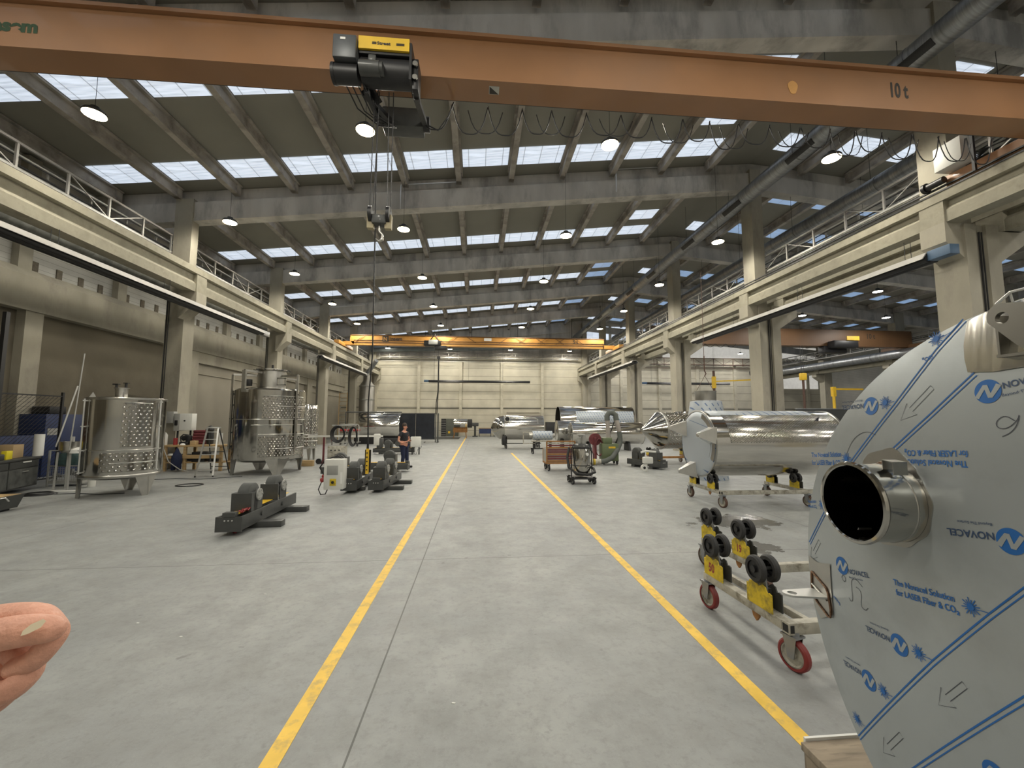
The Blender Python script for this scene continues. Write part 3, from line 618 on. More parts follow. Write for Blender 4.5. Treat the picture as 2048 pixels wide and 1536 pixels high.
MB().box(-.50, -.42, -.585, -.578, .50, .54).build('sticker', PAPER, h)
MB().cyl((-.62, -.36, .08), (-.25, -.36, .08), .155, n=24).cyl((-.67, -.36, .08), (-.62, -.36, .08), .165, n=24).build('brake_drum', BLACK, h)
m = MB()
m.bar((-.22, -.16, .2), (-.02, .1, -.02), .1, .06).bar((-.24, -.1, .0), (.05, .75, .12), .09, .09)
m.box(.58, .62, -.48, -.08, -.02, .62).box(.62, .72, -.4, -.1, -.12, .42, .01)
m.bar((.66, -.2, -.1), (.70, .72, .10), .09, .09).bar((-.18, -.2, -.04), (-.14, .72, .06), .08, .08)
m.build('trolley_frame', BLACK, h)
for p in ((.67, -.42, .30), (.67, -.42, .06)): MB().cyl(p, (p[0], p[1]-.03, p[2]), .045, n=16).build('trolley_wheel', STEELM, h)
MB().box(-.12, .66, .68, 1.02, .02, .40, .015).build('counter_box', GREY, h)
MB().cyl((.66, .78, .14), (.78, .78, .14), .14).cyl((-.3, .85, .3), (-.12, .85, .3), .10).build('travel_drive', BLACK, h)
m = MB()
for a in range(4): m.tube([(-.5+.1*a, -.3, .0), (-.4+.12*a, .1, -.14-.04*a), (-.1+.1*a, .4, -.22), (.15, .7, -.02)], .012, 6)
m.tube([(.7, .7, .1), (.95, .7, -.02), (1.15, .65, .25), (1.25, .62, .52)], .014, 6)
m.build('hanging_cables', BLACK, h)
# hook block on its ropes and the pendant control hanging next to it
hb = thing('hook_block', 'black and cream two-sheave hook block hanging on ropes from the hoist', 'hook', (-1.72, 7.05, 5.42))
MB().box(-.12, .12, -.10, .10, -.06, .10, .02).build('crosshead', GREY, hb)
for s in (-1, 1):
    MB().prism([(-.055, -.13), (.055, -.13), (.06, .12), (-.06, .12)], .10, (s*.15, 0, 0)).build('side_plate', mat('block_cream', (.32, .27, .16), .5), hb)
    MB().cyl((s*.15-.03, 0, .12), (s*.15+.03, 0, .12), .15, n=24).build('sheave', BLACK, hb)
MB().tube([(0, 0, -.06), (0, 0, -.17), (.055, 0, -.23), (.05, 0, -.32), (-.01, 0, -.345), (-.06, 0, -.30)], [.025, .025, .024, .026, .022, .012], 10).build('hook', STEELM, hb)
m = MB()
for s in (-1, 1):
    for e in (-.03, .03): m.cyl((s*.15+e, 0, .2), (s*.12+e*1.3+.05, -.15, 2.30), .008, n=6)
m.build('wire_ropes', BLACK, hb)
pc = thing('pendant_control', 'yellow and black pendant control hanging on a long black cable from the crane', 'control', (-1.84, 7.2, 1.08))
m = MB().prism([(-.022, 0), (.022, 0), (.020, .42), (-.020, .42)], .045, (0, 0, 0)); m.build('control_body', YEL2, pc)
MB().box(-.05, .05, .026, .04, .02, .40).cyl((0, 0, .42), (0, 0, .62), .02, .012).build('control_back', BLACK, pc)
m = MB()
for i in range(5): m.cyl((0, -.026, .07+.07*i), (0, -.036, .07+.07*i), .012, n=10)
m.build('push_buttons', BLACK, pc)
m = MB().tube([(0, 0, .6), (-.015, 0, 1.2), (.03, 0, 2.0), (.02, 0, 3.2), (.0, 0, 5.0), (-.02, 0, 7.12)], .012, 6); m.build('control_cable', BLACK, pc)
# ---------------------------------------------------------------- 5 t crane far down the main hall
t = thing('bridge_crane', 'long orange-yellow 5 t bridge crane far down the main hall', 'crane', (0, 35.2, 8.25))
MB().prism([(-10.4, 0), (11.2, 0), (11.2, .78), (-10.7, .85), (-10.75, .35)], .5, (0, .25, 0)).build('box_girder', ORANGE5, t)
MB().box(-10.7, 11.2, -.06, .56, .82, .87).build('top_flange', BROWNCR, t)
MB().box(-10.4, 11.2, -.05, .0, .20, .25).box(-10.4, 11.2, -.05, .0, .38, .42).build('festoon_track', BROWNCR, t)
for x, xa, xb in ((-11.3, -11.3, -10.4), (12.2, 11.1, 12.2)): MB().box(x-.2, x+.2, -1.6, 2.1, -.16, .12, .02).box(xa, xb, .0, .5, .0, .3).build('end_carriage', ORANGE5, t)
add_text(MB(), 'insem', .42, (-7.4, -.055, .42), X, Z, .012, 1.0).build('maker_lettering', TXK, t)
m = MB().prism([(-8.05, .3), (-7.55, .3), (-7.55, .78), (-8.05, .78)], .01, (0, -.055, 0)); m.build('emblem_frame', TXK, t)
m = add_text(MB(), 'N', .46, (-7.97, -.066, .38), X, Z, .01, .9); m.build('emblem_letter', ORANGE5, t)
add_text(MB(), '5 t', .42, (8.4, -.055, .40), X, Z, .012, .9).build('load_lettering', TXK, t)
MB().box(.55, 1.2, -.06, -.05, .5, .75).build('rating_plate', PAPER, t)
m = MB()
for i, x in enumerate([-9.5, -3.6, -1.9, -.9, 2.6, 3.4, 4.2, 5.1, 6.0, 6.8, 7.6, 8.6]):
    m.bar((x, -.08, .80), (x+.75*(1 if i % 2 else -1), -.08, .30), .035)
m.build('festoon_cable', BROWNCR, t)
h = thing('rope_hoist', 'small black and cream hoist on the far orange-yellow crane', 'hoist', (-3.6, 34.8, 8.25))
MB().box(-.9, .5, -.35, .35, -.1, .35, .08).build('hoist_body', BLACK, h); MB().box(-.5, .25, -.40, -.34, .0, .38, .03).build('cream_cover', WHITE, h)
MB().box(.0, 1.0, -.3, .3, -.42, -.08, .05).build('lower_block', BLACK, h); MB().tube([(-.5, 0, .3), (0, -.2, .9), (.3, -.2, .3)], .05).build('cable_loop', BLACK, h)
# ---------------------------------------------------------------- brown 10 t crane in the right-hand hall
t = thing('bridge_crane', 'long brown-orange crane across the right-hand hall', 'crane', (0, 32.0, 8.24))
MB().box(14.35, 37.5, 0, .6, 0, 1.42).build('box_girder', BROWNCR, t)
for x in (14.45, 37.3): MB().box(x-.2, x+.2, -1.8, 2.4, -.2, .25).build('end_carriage', BROWNCR, t)
add_text(MB(), '10 t', .6, (33.2, -.01, .7), X, Z, .012, .85).build('load_lettering', TXK, t)
h = thing('rope_hoist', 'black hoist with yellow cover on the brown crane', 'hoist', (30.7, 31.6, 8.1))
MB().box(-1.2, 1.0, -.4, .35, -.1, .5, .1).build('hoist_body', BLACK, h); MB().box(-.1, 1.0, -.46, -.4, .5, .85).build('cover_panel', YEL2, h); MB().box(-1.5, .6, .3, 1.0, -.45, .16, .1).build('trolley_frame', BLACK, h)
m = MB()
for i in range(6): m.tube([(16+.9*i+.9*a/6, 31.985, 8.27-.3*math.sin(PI*a/6)) for a in range(7)], .02, 5)
one('festoon_cable', m, BLACK, 'drooping black cable loops below the left half of the brown crane', 'cable')

# the crane family sits on the rails: everything is set out a little further from the camera
for o in bpy.data.objects:
    if o.parent is None and o.type == 'EMPTY' and o.location.y < 60 and o.name.split('.')[0] in ('bridge_crane', 'rope_hoist', 'hook_block', 'pendant_control') and o.location.x > -9 and not (abs(o.location.y-32) < 1):
        o.location = Vector((0, 0, 2)) + (o.location - Vector((0, 0, 2)))*1.03; o.scale = (1.03,)*3
# ---------------------------------------------------------------- standing wine tanks on the left
def leg_mb(R, a, z, wt=.40, wb=.16):
    """tapered folded sheet foot, tangential to the shell at angle a"""
    m = MB(); c, s = math.cos(a), math.sin(a); tx, ty = -s, c
    for sgn in (-1, 1):
        P_ = lambda t, r, zz: (c*r + tx*t, s*r + ty*t, zz)
        o0, o1 = R+.012, R-.10
        m.add([P_(-sgn*0, o0, z+.06), P_(sgn*wt/2, o1+.04, z+.06), P_(sgn*wb/2, o1+.05, 0), P_(0, o0, 0), P_(0, o0-.02, z+.06), P_(sgn*(wt/2-.015), o1+.01, z+.06), P_(sgn*(wb/2-.01), o1+.03, 0), P_(0, o0-.02, 0)],
              [(0, 1, 2, 3), (4, 7, 6, 5), (0, 3, 7, 4), (1, 5, 6, 2), (0, 4, 5, 1), (3, 2, 6, 7)])
    m.box(0, 0, 0, 0, 0, 0) if False else None
    return m
def jacket(R, z0, z1, a0, a1, m, t, n=40): return MB().lathe([(R+.002, z0-.006), (R+.012, z0), (R+.012, z1), (R+.002, z1+.006)], n, a0=a0, a1=a1).build('cooling_jacket', m, t)
def rib(R, z, a0, a1, t, n=36):
    pts = [((R+.014)*math.cos(a0+(a1-a0)*i/n), (R+.014)*math.sin(a0+(a1-a0)*i/n), z) for i in range(n+1)]
    MB().tube(pts, .014, 6).build('pipe_rib', STEELM, t)
def D(a): return math.radians(a)
# tank 1
t = thing('wine_tank', 'short stainless tank on sheet feet standing nearest the left workbench', 'tank', (-9.42, 11.95, 0), D(0))
R = .82
MB().lathe([(0, .42), (R-.12, .46), (R-.02, .50), (R, .54), (R, 2.50), (R-.03, 2.54), (0, 2.66)], 64).build('shell', STEEL, t)
MB().lathe([(R, .50), (R+.012, .52), (R+.012, .56), (R, .58)], 64).build('bottom_band', STEELM, t)
MB().lathe([(R, 2.48), (R+.01, 2.49), (R+.01, 2.53), (R, 2.54)], 64).build('top_band', STEELM, t)
face = -52   # direction of the camera seen from the tank
jacket(R, 1.28, 2.38, D(face-6), D(face+38), DOTSL, t); jacket(R, .66, 1.12, D(face-32), D(face+52), DOTSL, t)
rib(R, 1.20, D(face-50), D(face+60), t); rib(R, .88, D(face-18), D(face+55), t); rib(R, 2.40, D(face-4), D(face+36), t)
for a in (-138, -14, 116): leg_mb(R, D(a), .50, .58, .17).build('leg', STEELM, t)
m = MB().cyl((-.1, -.1, 2.6), (-.1, -.1, 2.80), .13).cyl((-.1, -.1, 2.80), (-.1, -.1, 2.82), .16); m.build('top_hatch', STEELM, t)
MB().cyl((-.22, -.12, 2.76), (-.22, -.12, 2.92), .03).box(-.3, -.16, -.16, -.08, 2.9, 2.93).cyl((0, -.1, 2.8), (0, -.1, 2.94), .03).box(-.05, .06, -.14, -.06, 2.94, 2.96).build('hatch_fittings', BLACK, t)
for a in (-125, -60): c, s = math.cos(D(a)), math.sin(D(a)); MB().prism([(-.07, 0), (.07, 0), (0, .14)], .02, (.7*c, .7*s, 2.54), (c, s, 0)).build('lifting_lug', STEELM, t)
for a in (-118, -3):
    c, s = math.cos(D(a)), math.sin(D(a)); m = MB().cyl((R*c+.05*c, R*s+.05*s, .62), (R*c+.05*c, R*s+.05*s, 2.50), .018, n=10)
    for z in (.65, 1.2, 1.8, 2.45): m.bar((R*c, R*s, z), ((R+.09)*c, (R+.09)*s, z), .03)
    m.build('level_tube', ALU, t)
# tank 2
t = thing('wine_tank', 'big stainless tank with a wide neck on top, standing behind the aluminium ladder', 'tank', (-7.85, 16.40, 0))
R = 1.18
MB().lathe([(0, .40), (R-.15, .46), (R-.02, .53), (R, .57), (R, 3.04), (R-.04, 3.09), (.5, 3.20), (0, 3.2)], 72).build('shell', STEEL, t)
MB().lathe([(.48, 3.15), (.48, 3.80), (.53, 3.82), (.53, 3.87), (.2, 3.92), (0, 3.93)], 48).build('neck', STEELM, t)
MB().lathe([(.52, 3.80), (.56, 3.815), (.56, 3.845), (.52, 3.86)], 48).build('neck_flange', STEEL, t)
m = MB()
for i in range(12): a = 2*PI*i/12; m.bar((.52*math.cos(a), .52*math.sin(a), 3.83), (.63*math.cos(a), .63*math.sin(a), 3.84), .03)
m.cyl((.05, -.1, 3.9), (.05, -.1, 4.05), .04); m.build('lid_clamps', BLACK, t)
face = -63
jacket(R, 2.02, 2.80, D(face-14), D(face+75), DOTS, t); jacket(R, .66, 1.36, D(face-18), D(face+75), DOTS, t)
rib(R, 2.82, D(face-12), D(face+60), t); rib(R, 1.98, D(face-80), D(face+70), t, 60); rib(R, 1.45, D(face-18), D(face+72), t); rib(R, 2.45, D(face+10), D(face+75), t); rib(R, .94, D(face+8), D(face+75), t); rib(R, 1.78, D(face-30), D(face+60), t)
for a in (-50, 40, 130, -140): leg_mb(R, D(a), .53, .80, .24).build('leg', STEELM, t)
m = MB()
for (a, z1) in ((-150, 3.62), (-108, 3.72), (-22, 3.62), (70, 3.6)):
    c, s = math.cos(D(a)), math.sin(D(a)); r = R+.06
    m.bar((r*c, r*s, .9 if a in (-150, -22) else 2.95), (r*c, r*s, z1), .07 if a != -108 else .11); m.bar((r*c, r*s, z1), (.5*c, .5*s, z1), .07)
m.build('neck_frame', STEELM, t)
MB().box(.55, .85, -.8, -.74, 3.22, 3.26).box(.55, .58, -.8, -.74, 3.22, 3.5).box(.82, .85, -.8, -.74, 3.22, 3.5).box(.55, .85, -.8, -.74, 3.46, 3.5).build('name_plate_frame', STEELM, t)
MB().box(-.62, -.42, -.72, -.55, 3.2, 3.45, .02).build('valve_box', BLACK, t)
for a in (-150, -22):
    c, s = math.cos(D(a)), math.sin(D(a)); m = MB()
    for z in (1.0, 1.5, 2.0, 2.5, 2.9): m.bar((R*c, R*s, z), ((R+.1)*c, (R+.1)*s, z), .05)
    m.build('frame_clips', BLACK, t)
# tank 3
t = thing('wine_tank', 'slim dimpled stainless tank half hidden behind the big necked tank', 'tank', (-8.4, 20.9, 0)); R = .60
MB().lathe([(0, .52), (R-.02, .58), (R, .62), (R, 2.60), (R-.04, 2.68), (0, 2.75)], 48).build('shell', STEEL, t)
jacket(R, .7, 2.5, D(-120), D(30), DOTS, t, 60)
for z in (.95, 1.12, 1.25): rib(R, z, D(-110), D(20), t)
for a in (-40, 50, 140, -130): leg_mb(R, D(a), .56, .26, .10).build('leg', STEELM, t)
one('timber_block', MB().box(-.28, .28, -.1, .1, 0, .24, .01), WOOD, 'pale timber block on the floor beside the slim tank', 'block', loc=(-7.2, 18.35, 0))
# far-left tall duct in the corner
t = thing('steel_silo', 'tall narrow steel cylinder standing in the far left corner by the columns', 'silo', (-11.3, 43.2, 0))
MB().lathe([(0, 0), (.75, 0), (.75, 5.4), (.4, 5.9), (.4, 6.5), (0, 6.5)], 40).build('shell', SILO, t)
MB().lathe([(.75, 3.9), (.78, 3.92), (.78, 4.0), (.75, 4.02)], 40).lathe([(.75, 5.3), (.79, 5.32), (.79, 5.4), (.75, 5.42)], 40).build('band', DUCTD, t)
MB().tube([(0, 0, 6.4), (0, -.1, 6.8), (.5, -.5, 7.2), (1.1, -1, 7.9)], .22, 12).build('outlet_pipe', GALV, t)
# ---------------------------------------------------------------- dolly: frame with two saddles carrying roller pairs
def caster(t, x, y, r, wm, hub, fork, yaw=0, label=None):
    w_ = MB(); w_.at((x, y, r), (0, 0, yaw)); w_.lathe([(r-.030, -.030), (r-.012, -.030), (r, -.018), (r, .018), (r-.012, .030), (r-.030, .030)], 32, (0, 0, 0), (1, 0, 0))
    ww = w_.build('wheel', wm, t); h = MB(); h.at((x, y, r), (0, 0, yaw)); h.lathe([(r-.028, -.022), (r-.04, -.024), (r-.05, -.008), (.03, -.010), (.03, -.035), (0, -.035)], 28, (0, 0, 0), (1, 0, 0)).lathe([(r-.028, .022), (r-.04, .024), (r-.05, .008), (.03, .010), (.03, .035), (0, .035)], 28, (0, 0, 0), (1, 0, 0)); h.build('hub', hub, ww)
    f = MB(); f.at((x, y, r), (0, 0, yaw))
    for s in (-1, 1): f.prism([(-.025, -.02), (.025, -.02), (.05+.01, r+.02), (-.05, r+.02)], .006, (s*.042, 0, 0), (0, 1, 0))
    f.box(-.055, .055, -.06, .07, r+.015, r+.03).cyl((0, 0, r+.03), (0, 0, r+.06), .045); f.build('fork', fork, t)
def saddle(t, x, y, z, r, num=None, yw=.30, wz=.33, plate=YEL):
    """yellow notched plate with a fork carrying two rollers side by side along x"""
    s = MB(); n = [(-yw/2, 0), (yw/2, 0), (yw/2, .15), (yw/2-.03, .16), (yw/2-.05, .15), (yw/2-.07, .19), (.04, .20), (0, .17), (-.05, .2), (-yw/2+.04, .19), (-yw/2+.02, .155), (-yw/2, .16)]
    sp = s.prism(n, .012, (x-.045, y, z), (0, -1, 0)).build('number_plate', plate, t)
    MB().prism(n, .012, (x+.05, y, z), (0, -1, 0)).box(x-.04, x+.045, y-.04, y+.04, z, z+.16).build('rear_plate', GREY, t)
    if num:
        add_text(MB(), num, .12, (x-.0525, y+.07, z+.05), (0, -1, 0), (0, 0, 1), .004, .8).build('plate_number', RED, sp)
    f = MB().prism([(-.05, .13), (.05, .13), (.022, wz), (-.022, wz)], .014, (x, y, z), (0, 1, 0)).cyl((x-.09, y, z+wz-.01), (x+.09, y, z+wz-.01), .014); f.build('roller_fork', GALV, t)
    for sg in (-1, 1):
        c = MB().lathe([(r*.62, -.028), (r-.014, -.028), (r, -.014), (r, .014), (r-.014, .028), (r*.62, .028)], 32, (x+sg*.065, y, z+wz-.01), (1, 0, 0)); ww = c.build('roller', RUB, t)
        MB().lathe([(r*.66, 0), (r*.6, sg*.016), (.03, sg*.012), (.03, sg*.034), (0, sg*.034)], 24, (x+sg*.065, y, z+wz-.01), (1, 0, 0)).build('hub', BLACK, ww)
def dolly(name, label, loc, rz, Ly, Lx, r, nums, wm=REDW, group=None, hub=CREAM, steel=CREAM, wz=.33, rr=.115, z=.30, xr=None, double=True):
    t = thing(name, label, 'dolly', loc, rz, group)
    MB().box(-.045, .045, 0, Ly, z, z+.075, .004).build('front_bar', steel, t)
    if double: MB().box(.19, .24, 0, Ly, z, z+.06, .004).build('rear_bar', steel, t)
    MB().box(-.045, Lx, -.085, -.005, z-.01, z+.08, .004).build('long_bar', steel, t)
    MB().box(-.035, .0, -.0865, -.0855, z+.005, z+.065).box(-.0455, -.0452, -.075, -.015, z+.005, z+.065).build('tube_opening', DARK, t)
    for yy, nm in zip((Ly*.22, Ly*.83), nums): saddle(t, .0, yy, z+.075, rr, nm, wz=wz)
    for x, y in ((.0, Ly-.02), (.02, -.045)): caster(t, x, y, r, wm, hub, GALV, .12 if y > 0 else .25)
    if xr:
        for x, y in ((xr, Ly-.02), (xr, -.045)): caster(t, x, y, r, wm, hub, GALV, .2)
        MB().box(xr-.045, xr+.045, 0, Ly, z, z+.075, .004).build('front_bar', steel, t)
        for yy in (Ly*.22, Ly*.83): saddle(t, xr, yy, z+.075, rr, None, wz=wz)
    MB().prism([(-.05, 0), (.05, 0), (.03, -.06), (-.01, -.09), (-.04, -.05)], .02, (0, Ly*.32, z), (0, 1, 0)).build('towing_eye', RUST, t)
    return t
dolly('roller_dolly', 'worn white roller dolly with number 50 on its yellow plate, nearest the camera', (2.53, 3.30, 0), .04, 1.08, 1.35, .125, (None, '50'))
dolly('roller_dolly', 'worn white roller dolly with number 19 on its yellow plate, behind the first', (3.20, 4.56, 0), .04, 1.05, 1.0, .125, ('19', '  '), wm=PIPEB)
# ---------------------------------------------------------------- big lying tank on its dolly
tz = 1.415; R = .80
t = thing('lying_tank', 'big stainless tank lying on its side on a yellow-plated dolly, film on its near end', 'tank', (5.48, 9.85, 0))
L_ = 3.28; ax = (1, 0, 0)
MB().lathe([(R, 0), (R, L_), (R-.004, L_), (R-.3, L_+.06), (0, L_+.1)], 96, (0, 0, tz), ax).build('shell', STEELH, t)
MB().lathe([(0, -.03), (R-.16, -.03), (R-.03, -.01), (R, .015), (R-.05, .03)], 96, (0, 0, tz), ax).build('end_disc', FILM, t)
MB().lathe([(R-.01, -.012), (R+.014, -.008), (R+.014, .02), (R, .03)], 96, (0, 0, tz), ax).build('end_rim', STEELM, t)
MB().lathe([(R, L_-.05), (R+.012, L_-.04), (R+.012, L_+.01), (R-.02, L_+.02)], 96, (0, 0, tz), ax).build('end_rim', STEELM, t)
# lathe about x: angle t -> a = d x z = (0,-1,0); b = d x a = (0,0,-1): t=0 towards the camera (-Y), t=-90 up
MB().lathe([(R+.004, .35), (R+.008, .36), (R+.008, L_-.1), (R+.004, L_-.09)], 60, (0, 0, tz), ax, D(-60), D(-4)).build('dimpled_jacket', DOTSF, t)
MB().lathe([(R+.003, .1), (R+.006, .1), (R+.006, L_-.55), (R+.003, L_-.55)], 40, (0, 0, tz), ax, D(-108), D(-58)).build('film_strip', FILM, t)
FOOTM = mat('foot_sheet', (.66, .65, .62), .28, 1, var=.1)
def foot(t, o, d, R_=.24, H_=.36, m=STEELM):
    """four-sided pyramid foot"""
    o, d = Vector(o), Vector(d).normalized(); a = d.cross(Vector((0, 1, 0))).normalized(); b = d.cross(a)
    vs = [o + i*a*R_ + j*b*R_ for i, j in ((-1, -.7), (1, -.7), (1, .7), (-1, .7))] + [o + d*H_ + i*a*R_*.22 + j*b*R_*.22 for i, j in ((-1, -1), (1, -1), (1, 1), (-1, 1))]
    f = MB().add(vs, [(3, 2, 1, 0), (4, 5, 6, 7), (0, 1, 5, 4), (1, 2, 6, 5), (2, 3, 7, 6), (3, 0, 4, 7)]).cyl(o+d*H_, o+d*(H_+.02), R_*.16, n=12); return f.build('tank_foot', m, t)
for a in (150, 18, -108):
    foot(t, (.0, .70*math.cos(D(a))*-1, tz+.70*math.sin(D(a))), (-1, -.12*math.cos(D(a)), .12*math.sin(D(a))), .2, .40, FOOTM)
foot(t, (L_-.02, -.55, tz+.12), (1, 0, 0), .2, .38); foot(t, (L_-.02, .5, tz-.3), (1, 0, 0), .2, .38)
MB().lathe([(R-.02, -.035), (R-.02, -.028), (R-.2, -.028), (R-.2, -.035)], 30, (0, 0, tz), ax, D(-70), D(30)).build('bare_rim_sector', STEELM, t)
MB().prism([(0, 0), (.12, .10), (.1, -.18), (.04, -.05)], .01, (2.62, -.58, tz+.56)).build('torn_film', CURT, t)
dolly('roller_dolly', 'dolly with yellow saddles carrying the big stainless tank', (5.58, 9.14, 0), .0, 1.35, 2.3, .125, (None, None), wm=PIPEB, steel=CREAM, wz=.24, rr=.11, xr=2.1, double=False)
# film-wrapped cone piece and pipe behind it
t = thing('vessel_top', 'film-wrapped conical vessel standing behind the big lying tank', 'vessel', (7.9, 13.6, 0))
MB().lathe([(0, .0), (.62, .0), (.62, 1.9), (.5, 2.63), (.3, 2.66), (.3, 2.66)], 40).build('shell', FILM, t); MB().lathe([(.3, 2.6), (.34, 2.65), (.34, 2.95), (.36, 2.98), (.0, 3.0)], 32).build('neck', STEELM, t)
t2 = thing('lifting_hook', 'hook and wires of a hoist above the film-wrapped conical vessel', 'hook', (7.9, 13.6, 3.02))
MB().cyl((-.3, 0, .0), (0, 0, .5), .008, n=5).cyl((.3, 0, .0), (0, 0, .5), .008, n=5).tube([(0, 0, .5), (.05, 0, .58), (0, 0, .68), (0, 0, 1.2)], .02).cyl((0, 0, 1.2), (0, 0, 4.2), .01, n=5).build('hook_and_wires', PIPEB, t2)
# ---------------------------------------------------------------- dimpled tank with cone bottom, lying
t = thing('lying_tank', 'dimpled stainless tank lying with its wide cone end towards the aisle', 'tank', (8.35, 18.3, 0))
R = .84; z_ = 1.5; ax2 = Vector((1, .10, 0)).normalized()
MB().lathe([(0, -1.0), (.10, -1.0), (.10, -.86), (R*.6, -.42), (R, -.05), (R, .06)], 56, (0, 0, z_), ax2).build('cone_end', STEEL, t)
MB().lathe([(R-.01, -.07), (R+.02, -.04), (R+.02, .03), (R, .05)], 56, (0, 0, z_), ax2).build('rim', STEELM, t)
MB().lathe([(R, .04), (R+.002, 2.2), (R-.1, 2.3), (0, 2.35)], 56, (0, 0, z_), ax2).build('shell', DOTSL, t)
MB().cyl(ax2*-1.12+Vector((0, 0, z_)), ax2*-.95+Vector((0, 0, z_)), .09).build('outlet', STEELM, t)
MB().tube([ax2*(.3)+Vector((0, -R, z_+.05)), ax2*(1.8)+Vector((0, -R, z_+.05))], .02).tube([ax2*(.3)+Vector((0, -R, z_-.2)), ax2*(1.8)+Vector((0, -R, z_-.2))], .02).build('pipe_rib', STEELM, t)
MB().lathe([(.42, 0), (.42, .10), (.38, .14), (0, .16)], 32, (1.2, .1, z_+R-.12)).build('top_hatch', STEELH, t)
dolly('roller_dolly', 'low dolly under the cone-ended tank with a red-brown wheel and yellow plate', (8.05, 17.75, 0), .08, 1.1, 2.2, .11, (None, None), wm=PIPEB, steel=RUST, wz=.25, rr=.10, xr=1.7, double=False)
# ---------------------------------------------------------------- long cylinders behind
def shell(label, x0, x1, Y, z, R, m=STEELH, parts=(), open_=False, name='steel_cylinder', sup=.0, yaw=0):
    t = thing(name, label, 'cylinder', (x0, Y, 0), yaw); L = x1-x0
    if open_: MB().lathe([(R-.01, 0), (R, 0), (R, L), (R-.01, L), (R-.01, 0)], 72, (0, 0, z), (1, 0, 0)).build('shell', m, t)
    else: MB().lathe([(0, .02), (R-.06, 0), (R, .03), (R, L-.03), (0, L)], 72, (0, 0, z), (1, 0, 0)).build('shell', m, t)
    for e in (0, L-.03): MB().lathe([(R-.01, e), (R+.012, e), (R+.012, e+.03), (R-.01, e+.03)], 72, (0, 0, z), (1, 0, 0)).build('end_band', STEELM, t)
    if sup:
        for x in (.25*L, .8*L):
            MB().prism([(-.7*R, 0), (.7*R, 0), (.55*R, z-R*.85), (-.55*R, z-R*.85)], .12, (x, 0, 0), (0, 1, 0)).build('support', BLACK, t)
    return t
t = shell('short bright steel cylinder lying left of the longest one', 5.45, 7.0, 28.0, 1.22, .70, sup=1)
t = shell('longest bright steel cylinder lying behind the green extractor', 6.02, 10.75, 26.3, 1.10, .70, sup=1)
m = MB()
for i in range(8): a = PI*i/4; m.bar((-.012, .08*math.cos(a), 1.1+.08*math.sin(a)), (-.012, .66*math.cos(a), 1.1+.66*math.sin(a)), .05)
m.build('spoked_brace', STEELM, t)
t = shell('large open steel shell with film lying behind the other cylinders', 6.15, 11.9, 31.0, 1.95, 1.02, open_=True, sup=1)
MB().lathe([(1.022, 1.2), (1.026, 1.2), (1.026, 5.6), (1.022, 5.6)], 40, (0, 0, 1.95), (1, 0, 0), D(-40), D(20)).build('film_strip', FILM, t)
t = shell('steel tank with round black nozzle lying on casters at the far right of the aisle', 1.85, 4.60, 28.6, 1.42, .84)
MB().lathe([(.82, 0), (.78, -.30), (.55, -.62), (.25, -.82), (0, -.88)], 48, (0, 0, 1.42), (1, 0, 0)).build('cone_end', STEEL, t)
m = MB()
for a in (20, 75, 130, 250, 320): c, s = math.cos(D(a)), math.sin(D(a)); m.bar((-.02, .72*c, 1.42+.72*s), (-.82, .15*c, 1.42+.15*s), .11, .05)
m.build('cone_ribs', STEELH, t)
MB().pipe((.2, -.55, 1.95), (.2, -.90, 2.02), .17, .012).build('nozzle', STEELM, t); MB().cyl((.2, -.86, 2.012), (.2, -.865, 2.014), .155).build('nozzle_mouth', DARK, t)
MB().tube([(.5, -.55, 2.1), (2.1, -.55, 2.1), (2.3, -.62, 2.0), (2.3, -.8, 1.7)], .025).build('pipe_rib', STEELM, t)
MB().box(-.12, .12, -.7, .5, .25, .9, .02).box(.0, 2.6, -.05, .05, .3, .36).build('frame', BLACK, t)
for x in (.15, 2.4):
    for y in (-.55, .5): caster(t, x, y, .15, RUB, GREYL, BLACK, .2)
for x in (.15, 2.4): MB().box(x-.06, x+.06, -.6, .55, .36, .62).build('saddle', BLACK, t)
t = thing('film_roll', 'small film-wrapped roll on a wheeled stand left of the red trolley', 'roll', (3.2, 24.0, 0))
MB().cyl((.05, 0, 1.06), (1.2, 0, 1.06), .26, n=32).build('roll', FILM, t)
MB().cyl((-.15, 0, 1.06), (.05, 0, 1.06), .16).cyl((1.2, 0, 1.06), (1.35, 0, 1.06), .14).build('end_plug', STEELM, t)
MB().box(0, 1.3, -.35, .3, .70, .76).bar((-.5, -.1, .6), (.2, -.1, .6), .05).bar((-.5, -.1, 1.25), (.0, -.1, 1.25), .05).bar((-.5, -.1, .6), (-.5, -.1, 1.25), .05).build('cradle', CREAM, t)
MB().bar((.15, 0, .3), (.15, 0, .7), .15).bar((1.1, 0, .3), (1.1, 0, .7), .15).bar((-.05, 0, .3), (1.5, 0, .3), .06).build('stand', BLACK, t)
for x in (.05, 1.3): caster(t, x, -.2, .12, RUB, GREYL, BLACK, .2); caster(t, x, .2, .12, RUB, GREYL, BLACK, .2)
t = thing('small_tank', 'small steel tank on a wheeled frame by the back wall, left of the aisle end', 'tank', (-2.1, 44, 0))
MB().cyl((-.3, 0, 1.55), (1.1, 0, 1.55), .50, n=36).build('shell', STEELH, t); MB().bar((-.2, -.3, .9), (-.35, -.3, 0), .08).bar((.9, -.3, .9), (1.0, -.3, 0), .08).bar((-.2, .3, .9), (-.35, .3, 0), .08).bar((.9, .3, .9), (1.0, .3, 0), .08).bar((-.4, 0, .85), (1.1, 0, .85), .1, .5).build('frame', RUST, t); MB().box(1.12, 1.6, -.35, .35, 1.1, 2.0, .05).build('motor', BLACK, t)
